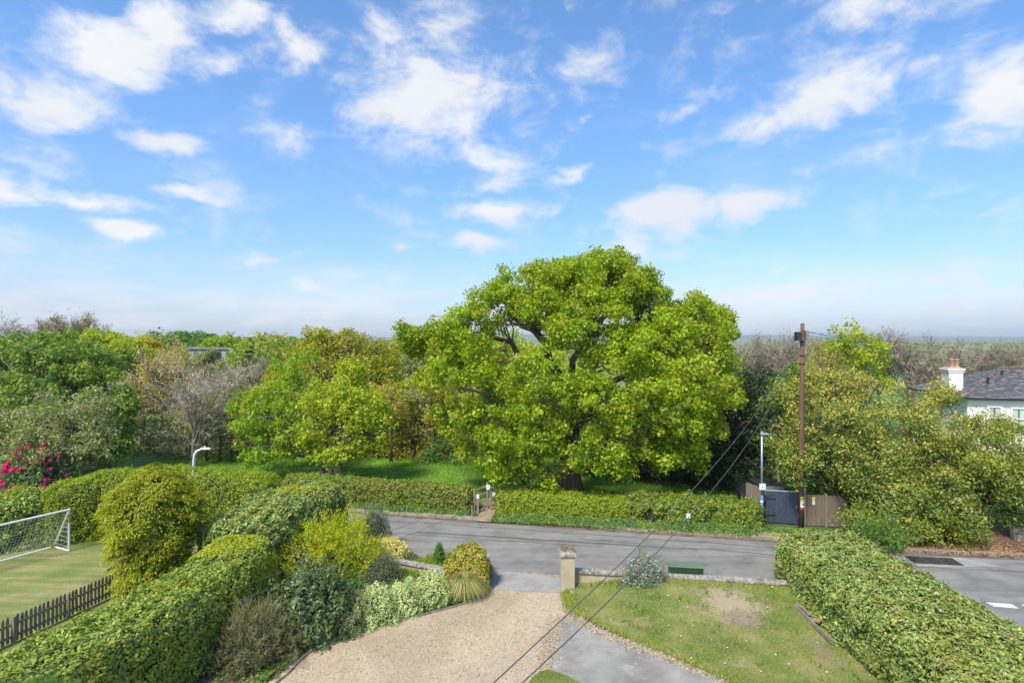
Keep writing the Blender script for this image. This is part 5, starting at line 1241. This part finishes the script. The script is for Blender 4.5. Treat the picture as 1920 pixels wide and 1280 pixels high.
# ------------------------------------------------------------------ street lamps
lamp = empty('street_lamp',(12.12,27.6,0),'tall slim grey street lamp with teal base left of the blue gate','street lamp')
mb = MB(); mb.tube([(0,0,0),(0,0,1.55)],[.075,.07],12); mb.build('base',M['teal_paint'],lamp,smooth=True)
mb = MB(); mb.tube([(0,0,1.55),(0,0,4.5)],[.052,.045],12); mb.build('column',M['galv'],lamp,smooth=True)
mb = MB(); mb.box((.12,-.02,4.53),(.42,.16,.08),0,taper=.8); hd = mb.build('lantern',M['galv'],lamp,bevel=.02)
mb = MB(); mb.box((.14,-.02,4.482),(.26,.12,.02)); mb.build('lens',M['glass'],hd)
mb = MB(); mb.box((0,-.02,4.61),(.07,.07,.08)); mb.build('photocell',M['sign_grey'],hd)
mb = MB(); mb.box((0,-.075,1.98),(.30,.015,.30)); sg = mb.build('sign',M['sign_white'],lamp,bevel=.004)
mb = MB(); mb.box((0,-.087,1.96),(.06,.006,.07),taper=.4); mb.build('symbol',M['black'],sg)
mb = MB(); mb.tube([(0,0,1.22),(0,0,1.30)],.079,12); mb.build('label_band',M['sign_white'],lamp)
lamp2 = empty('street_lamp',(-17.0,30.4,0),'short white swan-neck street lamp poking above the clipped hedge','street lamp')
mb = MB(); mb.tube([(0,0,0),(0,0,2.6),(.03,0,2.95),(.16,-.02,3.15),(.45,-.05,3.27)],[.09,.075,.07,.06,.05],12); mb.build('column',M['lamp_white'],lamp2,smooth=True)
mb = MB(); mb.box((.66,-.07,3.30),(.56,.2,.09),0,taper=.8); hd = mb.build('lantern',M['lamp_white'],lamp2,bevel=.025)
mb = MB(); mb.box((.68,-.07,3.25),(.36,.14,.02)); mb.build('lens',M['glass'],hd)
mb = MB(); mb.box((.62,-.07,3.38),(.07,.07,.08)); mb.build('photocell',M['sign_white'],hd)

# ------------------------------------------------------------------ telegraph pole and wires
PX, PY = 13.88, 27.3
pole = empty('telegraph_pole',(PX,PY,0),'tall brown wooden telegraph pole with black boxes near its top','telegraph pole')
mb = MB(); mb.tube([(0,0,-.1),(0,0,3),(.03,0,6.5),(.06,0,9.87)],[.135,.125,.108,.088],14); mb.build('post',M['pole_wood'],pole,smooth=True)
mb = MB(); mb.box((-.17,-.02,9.25),(.22,.30,.42)); mb.build('junction_box',M['black'],pole,bevel=.02)
mb = MB(); mb.box((.22,-.05,9.28),(.13,.26,.46)); mb.build('junction_box',M['wire_grey'],pole,bevel=.02)
for z in (8.3,7.9,9.0): mb = MB(); mb.tube([(.04,0,z),(.04,0,z+.05)],.118,14); mb.build('band',M['black'],pole)
for z in (8.95,8.85): mb = MB(); mb.tube([(-.16,-.1,z),(.2,-.1,z)],.02,6); mb.build('bracket',M['black'],pole)
mb = MB(); mb.tube([(.15,-.06,0),(.15,-.06,2.4)],.022,6); mb.build('cable_guard',M['galv'],pole)
def plate(z,h,m,lab=None,w=.22):
    mb = MB(); pts = []
    n = 6
    for i in range(n+1):
        a = -math.pi/2+(i/n-.5)*1.5; pts.append((.139*math.cos(a),.139*math.sin(a)))
    vs = [(x,y,z) for x,y in pts]+[(x,y,z+h) for x,y in pts]; mb.add(vs,[(i,i+1,i+n+2,i+n+1) for i in range(n)]); return mb.build('notice',m,pole)
plate(1.08,.30,M['sign_white']); plate(.97,.10,M['sign_red']); plate(1.40,.07,M['sign_yellow']); plate(1.52,.06,M['sign_yellow'])
mb = MB(); mb.box((.02,-.145,1.24),(.10,.006,.09)); mb.build('notice_print',M['sign_red'],pole)
def wire(a,b,sag,rad,mat,label,n=40,group='overhead wires from the telegraph pole'):
    a = np.array(a,float); b = np.array(b,float); t = np.linspace(0,1,n)[:,None]; P = a*(1-t)+b*t; P[:,2] -= 4*sag*(t*(1-t))[:,0]
    mb = MB(); mb.tube(P,rad,5); return tag(mb.build('overhead_wire',mat,smooth=True),label,'overhead wire',group)
top = np.array([PX+.03,PY-.1,9.55])
wire(top,(-2.57,1.2,6.07),1.15,.0065,M['wire'],'left of the two wires descending from the pole towards the gravel drive')
wire(top+[.05,0,-.03],(-2.27,1.2,6.29),1.5,.0065,M['wire'],'right of the two wires descending from the pole towards the asphalt drive')
wire(top,(-8.3,7.0,4.32),.95,.004,M['wire'],'upper thin wire crossing the oak towards the far left garden')
wire(top+[.0,0,-.10],(-8.3,6.9,4.12),1.0,.004,M['wire'],'lower thin wire crossing the oak towards the far left garden')
wire(top,(34,33,6.6),.35,.012,M['wire'],'thick cable from the pole top to the white house roof')
wire(top+[0,0,-.1],(60,31,7.6),.8,.010,M['wire'],'middle thin wire leaving the pole to the right')
wire(top+[0,0,-.2],(50,24,4.6),.7,.010,M['wire'],'lowest thin wire dipping right across the bronze shrubs')

# ------------------------------------------------------------------ blue gate, board fence, car behind
bgx = empty('board_gate',(12.6,28.0,0),'worn dark blue boarded gate between the street lamp and the telegraph pole','gate')
random.seed(12); z0g = .12; H_ = 1.55
def boards(parent,a,b,h,w,mat,z0=.1,thick=.02,top=None,gap=.012):
    a = np.array(a,float); b = np.array(b,float); L_ = np.linalg.norm(b-a); d = (b-a)/L_; n = int(L_/w); ang = math.atan2(d[1],d[0])
    for i in range(n):
        c = a+d*(i+.5)*L_/n; hh = h+random.uniform(-.012,.012) if top is None else top(i/n); mb = MB(); mb.box((c[0],c[1],z0+hh/2),(L_/n-gap,thick+random.uniform(0,.008),hh),ang); mb.build('board',mat,parent)
boards(bgx,(-.1,0),(1.42,-.32),H_,.105,M['blue_paint'],z0g)
mb = MB(); mb.bar((-.1,0,z0g+H_+.02),(1.42,-.32,z0g+H_+.02),.06,.035); mb.build('top_rail',M['sign_grey'],bgx)
for z in (.45,1.35): mb = MB(); mb.bar((-.1,.05,z),(1.42,-.27,z),.05,.09); mb.build('rail',M['blue_paint'],bgx)
for z_ in (.5,1.3): mb = MB(); mb.bar((-.1,-.035,z_),(.32,-.125,z_),.02,.045); mb.build('hinge',M['black'],bgx)
mb = MB(); mb.box((1.25,-.315,.95),(.06,.03,.14),-.2); mb.build('latch',M['galv'],bgx)
fn = empty('board_fence',(14.15,27.6,0),'brown close-boarded fence right of the telegraph pole','fence')
boards(fn,(0,0),(1.95,-.3),1.5,.085,M['fence_wood'],.1,top=lambda t:1.5-.05*t-(0.25*(t-.8)/.2 if t>.8 else 0))
for c in ((-.06,.02),(1.0,-.1)): mb = MB(); mb.box((c[0],c[1]-.03,.85),(.11,.11,1.6)); mb.build('post',M['weathered_wood'],fn)
mb = MB(); mb.box((.42,-.10,1.42),(.16,.012,.15)); mb.build('notice',M['sign_yellow'],fn); mb = MB(); mb.box((.43,-.10,1.22),(.13,.012,.21)); mb.build('notice',M['sign_white'],fn)
fr = empty('board_fence',(12.35,28.0,0),'short pale wooden fence panel angled back behind the street lamp','fence')
boards(fr,(-.30,1.3),(0,0),1.62,.12,M['weathered_wood'],.15)
mk = MB(); mk.box((0,0,.30),(.24,.03,.26)); w1 = empty('marker_sign',(14.1+1.62,27.0,0),'small white square marker plate low by the board fence','sign'); mk.build('plate',M['sign_white'],w1,bevel=.005); mk = MB(); mk.box((0,.03,.2),(.05,.04,.5)); mk.build('stake',M['weathered_wood'],w1)
gpst = MB(); gpst.box((16.25,26.9,.35),(.14,.14,.75)); tag(gpst.build('timber_post',M['fence_wood']),'stubby brown timber post at the right end of the board fence','post')
car = empty('parked_car',(13.6,30.4,0),'dark parked car just visible over the blue gate','car')
def car_build():
    mb = MB(); prof = [(-2.0,.35),(-2.05,.8),(-1.9,.98),(-1.2,1.05),(-.7,1.5),(.6,1.55),(1.4,1.15),(2.0,1.0),(2.1,.6),(2.05,.35)]
    n = len(prof); vs = [(-.84*(1 if z < 1.1 else .78),y,z) for y,z in prof]+[(.84*(1 if z < 1.1 else .78),y,z) for y,z in prof]
    mb.add(vs,[tuple(range(n))[::-1],tuple(range(n,2*n))]+[(i,(i+1)%n,n+(i+1)%n,n+i) for i in range(n)]); mb.build('body',M['car_paint'],car,bevel=.05)
    mb = MB(); mb.add([(-.58,-1.16,1.12),(.58,-1.16,1.12),(.5,-.76,1.46),(-.5,-.76,1.46)],[(0,1,2,3)]); o = mb.build('windscreen',M['glass'],car); o.location = (0,-.012,.012)
    for sx in (-.84,.84):
        for sy in (-1.3,1.3): mb = MB(); mb.tube([(sx-.09,sy,.33),(sx+.09,sy,.33)],.33,16); mb.build('wheel',M['black'],car)
    for sx in (-.6,.6): mb = MB(); mb.box((sx,-2.04,.8),(.32,.05,.13)); mb.build('headlight',M['glass'],car,bevel=.01)
car_build()
# ------------------------------------------------------------------ footpath gate, signs along the verge
st2 = empty('kissing_gate',(-1.5,30.2,0),'weathered wooden footpath gate in the gap of the field hedge','gate')
def post(x,y,h,w=.11,parent=st2,m='weathered_wood'): mb = MB(); mb.box((x,y,h/2),(w,w,h)); return mb.build('post',M[m],parent,bevel=.01)
post(-.28,-.55,1.05); post(.18,.30,1.45); post(.38,.0,1.1); post(-.5,.0,1.2)
for z in (1.1,.75,.35): mb = MB(); mb.bar((-.5,.0,z),(.18,.30,z+.18),.05,.09); mb.build('rail',M['weathered_wood'],st2)
for z in (.8,.45): mb = MB(); mb.bar((-.28,-.55,z),(-.5,.0,z+.02),.05,.08); mb.build('rail',M['weathered_wood'],st2)
mb = MB(); mb.bar((.18,.30,1.3),(.62,.1,1.15),.05,.09); mb.build('rail',M['weathered_wood'],st2)
mb = MB(); mb.box((.22,.22,1.22),(.19,.015,.26)); s1 = mb.build('notice',M['sign_white'],st2); mb = MB(); mb.box((.22,.210,1.20),(.05,.006,.08)); mb.build('notice_print',M['sign_grey'],s1)
mb = MB(); mb.box((-.28,-.615,.95),(.14,.015,.20)); mb.build('notice',M['sign_white'],st2)
mb = MB(); mb.box((.50,-.02,.92),(.24,.015,.20),-.3); mb.build('notice',M['sign_white'],st2)
mp_ = MB(); mp_.box((-2.05,29.05,.3),(.07,.07,.62)); tag(mp_.build('timber_post',M['weathered_wood']),'thin leaning stake in the verge left of the footpath','post')
sg2 = empty('marker_sign',(8.48,27.35,0),'small white marker plate on a stake in the verge before the bramble hedge','sign')
mb = MB(); mb.box((0,0,.62),(.20,.03,.22)); mb.build('plate',M['sign_white'],sg2,bevel=.004); mb = MB(); mb.box((0,.03,.3),(.04,.03,.62)); mb.build('stake',M['weathered_wood'],sg2)
rl = MB(); rl.bar((7.3,27.95,1.10),(8.9,27.65,1.05),.04,.09); tag(rl.build('fence_rail',M['weathered_wood']),'broken horizontal rail poking from the bramble hedge','fence rail')

# ------------------------------------------------------------------ road details
mh = empty('manhole_cover',(17.3,23.35,0),'black iron drain cover set in the road beyond the right hedge','drain cover',rz=-.15)
for i in range(3):
    mb = MB(); mb.box((-.62+i*.62,0,.016),(.58,.78,.02)); pl = mb.build('plate',M['iron'],mh)
    for j in range(5): mb = MB(); mb.box((-.62+i*.62-.2+j*.1,0,.029),(.03,.7,.008)); mb.build('rib',M['iron'],pl)
sheet('road_patch',[(15.7,23.95),(18.7,23.7),(19.6,22.75),(16.2,22.75)],.005,M['apron'])
sheet('road_patch',[(-4.5,27.0),(8,24.7),(8,24.55),(-4.5,26.8)],.005,M['patch'])
for k,(px0,px1,py0,py1) in enumerate([(1848,1896,1129,1137),(1914,1962,1133,1141)]):
    a,b = G(px0,py0),G(px1,py0+3); c,d_ = G(px1+16,py1+4),G(px0+16,py1)
    o = sheet('road_marking',[a,b,c,d_],.012,M['paint_mark'])
for k in range(2):
    a,b = G(1980+k*66,1145+k*6),G(2028+k*66,1149+k*6); sheet('road_marking',[a,b,(b[0]+.15,b[1]-.28),(a[0]+.15,a[1]-.28)],.012,M['paint_mark'])
for (x0,y0,x1,y1) in ((-14,30.3,13,24.55),(-8,27.2,4,24.9),(3,26.0,12.8,23.6),(14,23.0,30,21.0)):
    d = Vector((x1-x0,y1-y0)); n_ = Vector((-d.y,d.x)).normalized()*.022; m_ = MB(); k_ = 24; pts = [(x0+d.x*i/k_, y0+d.y*i/k_+.05*math.sin(i*1.7+x0)) for i in range(k_+1)]
    m_.add([(x-n_.x,y-n_.y,.009) for x,y in pts]+[(x+n_.x,y+n_.y,.009) for x,y in pts],[(i,i+1,i+k_+2,i+k_+1) for i in range(k_)]); tag(m_.build('road_seam',M['patch']),kind='structure')
# leaf litter and stone wall at right
sheet('leafy_bank',[(15.2,25.0),(17,24.6),(21.3,24.0),(32,22.8),(34,26.5),(22,26.8),(16,26.5)],.075,M['litter_ground'])
L = Leaves(720); n = 6500; x = L.r.uniform(15.3,30,n); y = np.interp(x,[15,21,32],[24.9,23.85,22.6])+L.r.uniform(-.25,1,n)**1*1.5*L.r.uniform(0,1,n)
L.add(np.c_[x,y,np.full(n,.10)],np.tile([0,0,1.],(n,1)),.12,aspect=.45,wob=.45,fold=.15); tag(L.build('fallen_leaves',M['leaf_litter']),'fallen orange-brown leaves on the bank under the evergreens',cat='leaves',kind='stuff')
sw = empty('stone_wall',(22.5,25.5,0),'low rubble stone wall under the shrub at the right edge','wall',rz=-.12)
random.seed(15)
mb = MB(); mb.box((4.5,.12,.34),(9.0,.24,.66)); mb.build('wall_core',plain('mortar',(.16,.145,.12),.95,var=.2),sw)
for row in range(4):
    x = random.uniform(0,.2)
    while x < 8.8:
        ln = random.uniform(.22,.45); mb = MB(); mb.box((x+ln/2,-.02,.10+row*.17),(ln-.025,.10,.15),0,jit=.018); mb.build('stone',M['stone_wall'],sw,bevel=.02); x += ln

# ------------------------------------------------------------------ white house on the right
HA = math.radians(-15); hz_ = 5.25
house = empty('white_house',(29.3,36.6,0),'white rendered house with slate roof at the right edge','house',rz=HA)
WL, WD = 15.0, 8.2
def wallq(name,parent,vs,m): mb = MB(); mb.add(vs,[(0,1,2,3)]); return mb.build(name,m,parent)
mb = MB(); mb.box((WL/2,WD/2,hz_/2),(WL,WD,hz_)); mb.build('wall',M['white_render'],house)
mb = MB(); mb.box((WL/2,WD/2,hz_+.04),(WL+.5,WD+.5,.14)); mb.build('eaves',M['white_paint'],house)
for (c,s_) in (((WL/2,-.34,hz_+.09),(WL+.7,.12,.10)),((-.34,WD/2,hz_+.09),(.12,WD+.7,.10))): mb = MB(); mb.box(c,s_); mb.build('gutter',M['black'],house,bevel=.02)
RH = 1.75; e_ = .32; z1 = hz_+.13
P00,P10,P11,P01 = (-e_,-e_,z1),(WL+e_,-e_,z1),(WL+e_,WD+e_,z1),(-e_,WD+e_,z1); R0,R1 = (WD*.46,WD/2,z1+RH),(WL-WD*.46,WD/2,z1+RH)
mb = MB(); mb.add([P00,P10,P11,P01,R0,R1],[(0,1,5,4),(1,2,5),(2,3,4,5),(3,0,4),(3,2,1,0)]); mb.build('roof_deck',M['lead'],house)
def slates(parent,quad,n_rows,wdt,seed):
    rng = np.random.default_rng(seed); A,B,C,D = [np.array(q,float) for q in quad]; nn = nrm(np.cross(B-A,D-A)); V = []
    for r in range(n_rows):
        v0,v1 = r/n_rows,(r+1.18)/n_rows; a0 = A+(D-A)*v0; b0 = B+(C-B)*v0; a1 = A+(D-A)*min(v1,1); b1 = B+(C-B)*min(v1,1); Ln = np.linalg.norm(b0-a0)
        if Ln < .1: continue
        k = max(1,int(Ln/wdt)); off = .5*(r%2)/k
        for i in range(k):
            u0,u1 = (i+.03)/k+off*0,(i+.97)/k+off*0; lift = nn*(.045+rng.uniform(0,.014)); l2 = nn*.012
            V += [a0*(1-u0)+b0*u0+lift,a0*(1-u1)+b0*u1+lift,a1*(1-u1)+b1*u1+l2,a1*(1-u0)+b1*u0+l2]
    nq = len(V)//4; rr = rng.uniform(0,1,nq); me = np_mesh('slates',np.array(V),4,{'rnd':rr}); o = link('slates',me,M['slate'],parent); o['kind'] = 'stuff'; return o
slates(house,(P00,P10,R1,R0),26,.26,731); slates(house,(P01,P00,R0,R0),26,.26,732)
def ridge(parent,a,b,r=.09):
    a = np.array(a,float); b = np.array(b,float); n = max(2,int(np.linalg.norm(b-a)/.45))
    for i in range(n):
        p = a+(b-a)*i/n; q = a+(b-a)*(i+.94)/n; mb = MB(); mb.tube([p+[0,0,.05],q+[0,0,.05]],[r,r*.93],6); mb.build('ridge_tile',M['ridge_tile'],parent)
ridge(house,P00,R0); ridge(house,R0,R1)
# front hip projection
bay = [(4.2,-1.4,z1-.02),(8.2,-1.4,z1-.02),(8.2,3.4,z1+.95),(4.2,3.4,z1+.95)]
mb = MB(); mb.box((6.2,-.55,hz_/2),(3.6,1.1,hz_)); mb.build('bay_wall',M['white_render'],house)
B0,B1,BR,BE = (4.1,-1.4,z1),(8.3,-1.4,z1),(6.2,.9,z1+1.15),(6.2,3.9,z1+1.15)
L0,L1 = (4.1,-.2,z1),(8.3,-.2,z1)
mb = MB(); mb.add([B0,B1,BR,BE,(4.1,.2,z1+.1),(8.3,.2,z1+.1)],[(0,1,2),(1,5,3,2),(0,2,3,4),(0,4,5,1)]); mb.build('bay_roof',M['lead'],house)
slates(house,(B0,B1,BR,BR),9,.26,733); slates(house,((4.1,.3,z1),B0,BR,BE),9,.26,734)
ridge(house,B0,BR,.085); ridge(house,B1,BR,.085); ridge(house,BR,BE,.085)
def window(parent,x,y,z,w,h):
    f = MB(); 
    for (cx_,cz,sx,sz) in ((0,h/2+.05,w+.2,.10),(0,-h/2-.05,w+.2,.10),(-w/2-.05,0,.10,h),(w/2+.05,0,.10,h),(0,0,w,.05)): f.box((x+cx_,y-.05,z+cz),(sx,.09,sz))
    fo = f.build('window_frame',M['white_paint'],parent); g_ = MB(); g_.box((x,y-.015,z),(w,.02,h)); g_.build('pane',M['glass'],fo)
    c_ = MB(); c_.box((x-w*.28,y-.030,z),(w*.42,.008,h)); c_.build('curtain',M['curtain'],fo); c_ = MB(); c_.box((x+w*.28,y-.030,z),(w*.42,.008,h)); c_.build('curtain',M['curtain'],fo)
window(house,1.45,0,4.15,.62,1.3); window(house,2.75,0,4.1,.72,1.3)
for x_ in (10,12.5): window(house,x_,0,4.1,.7,1.3)
mb = MB(); mb.tube([(3.75,-.10,.1),(3.75,-.10,hz_-.05)],.045,8); mb.build('downpipe',M['black'],house)
# vents
for (x_,y_) in ((1.9,1.7),(3.3,3.0)): mb = MB(); mb.tube([(x_,y_,z1+.2+y_*.3),(x_,y_,z1+.75+y_*.3)],.07,8); mb.build('vent_pipe',M['black'],house)
ch = MB(); ch.box((.15,2.4,hz_+.75),(.62+.2,1.15,2.0)); cs = ch.build('chimney',M['white_render'],house,bevel=.01)
for z_,s_ in ((1.72,.10),(1.86,.20)): mb = MB(); mb.box((.15,2.4,hz_+z_),(.82+s_,1.15+s_,.14)); mb.build('chimney_band',M['white_paint'],cs,bevel=.01)
mb = MB(); mb.box((.15,2.4,hz_+1.98),(.8,1.1,.12),0,taper=.75); mb.build('flaunching',M['terracotta'],cs)
for dx,dy in ((-.05,-.28),(.12,.28),(.3,-.1)): mb = MB(); mb.lathe((.10+dx,2.4+dy,hz_+2.02),[(.14,0),(.12,.1),(.10,.42),(.145,.46),(.145,.53),(.10,.55)],12); mb.build('chimney_pot',M['terracotta'],cs)

# ------------------------------------------------------------------ distant building at left
fb = empty('distant_building',(-49.5,92,0),'long flat-roofed grey building half hidden by trees at left','building')
mb = MB(); mb.box((1.0,4,3.75),(12.0,8,8.1)); mb.build('wall',M['brick_far'],fb); mb = MB(); mb.box((1.0,4,7.9),(12.5,8.5,.25)); mb.build('roof',M['lead'],fb)
for i in range(9): mb = MB(); mb.box((-4.3+i*1.3,-.02,6.9),(.55,.08,1.3)); mb.build('window',M['glass'],fb)

# ------------------------------------------------------------------ far hills
def hills(name,Y,zmax,seed,x0=-6500,x1=6500,n=140,base=-.3,dep=900):
    rng = np.random.default_rng(seed); xs = np.linspace(x0,x1,n); ph = rng.uniform(0,6.28,6)
    hh = sum(np.sin(xs/s_+p_)*w_ for s_,p_,w_ in zip((1500,800,420,230,120,70),ph,(.4,.25,.15,.1,.05,.03))); hh = zmax*(.72+.28*hh/.6)
    rows = [(0,0.0),(.25,.45),(.55,.85),(.8,1.0),(1.3,.95),(2.0,.4)]; V = []; Fc = []
    for f_,hf in rows:
        for x,h_ in zip(xs,hh): V.append((x,Y+f_*dep,base-.5+h_*hf+.5))
    for r_ in range(len(rows)-1):
        for i in range(n-1): a = r_*n+i; Fc.append((a,a+1,a+n+1,a+n))
    me = bpy.data.meshes.new(name); me.from_pydata(V,[],Fc); me.update(); me.polygons.foreach_set('use_smooth',[True]*len(me.polygons)); o = link(name,me,M['hill']); tag(o,kind='structure')
hills('hills',5200,84,801); hills('hill',2600,22,802,dep=500)
hm = bpy.data.meshes.new('haze'); hb = MB(); hb.box((0,4300,49),(13600,8900,100.6)); hz_me = hb.mesh('haze')
hmat = bpy.data.materials.new('haze_air'); hmat.use_nodes = True; hn = hmat.node_tree; hn.nodes.clear(); ho = hn.nodes.new('ShaderNodeOutputMaterial'); hv = hn.nodes.new('ShaderNodeVolumePrincipled')
hv.inputs['Color'].default_value = (.84,.92,1.0,1); hv.inputs['Density'].default_value = .00017; hv.inputs['Anisotropy'].default_value = .2; hn.links.new(hv.outputs[0],ho.inputs['Volume'])
tag(link('haze',hz_me,hmat),kind='stuff')
print('objects', len(bpy.data.objects), 'tris ~', sum(len(o.data.polygons) for o in bpy.data.objects if o.type=='MESH')*2)
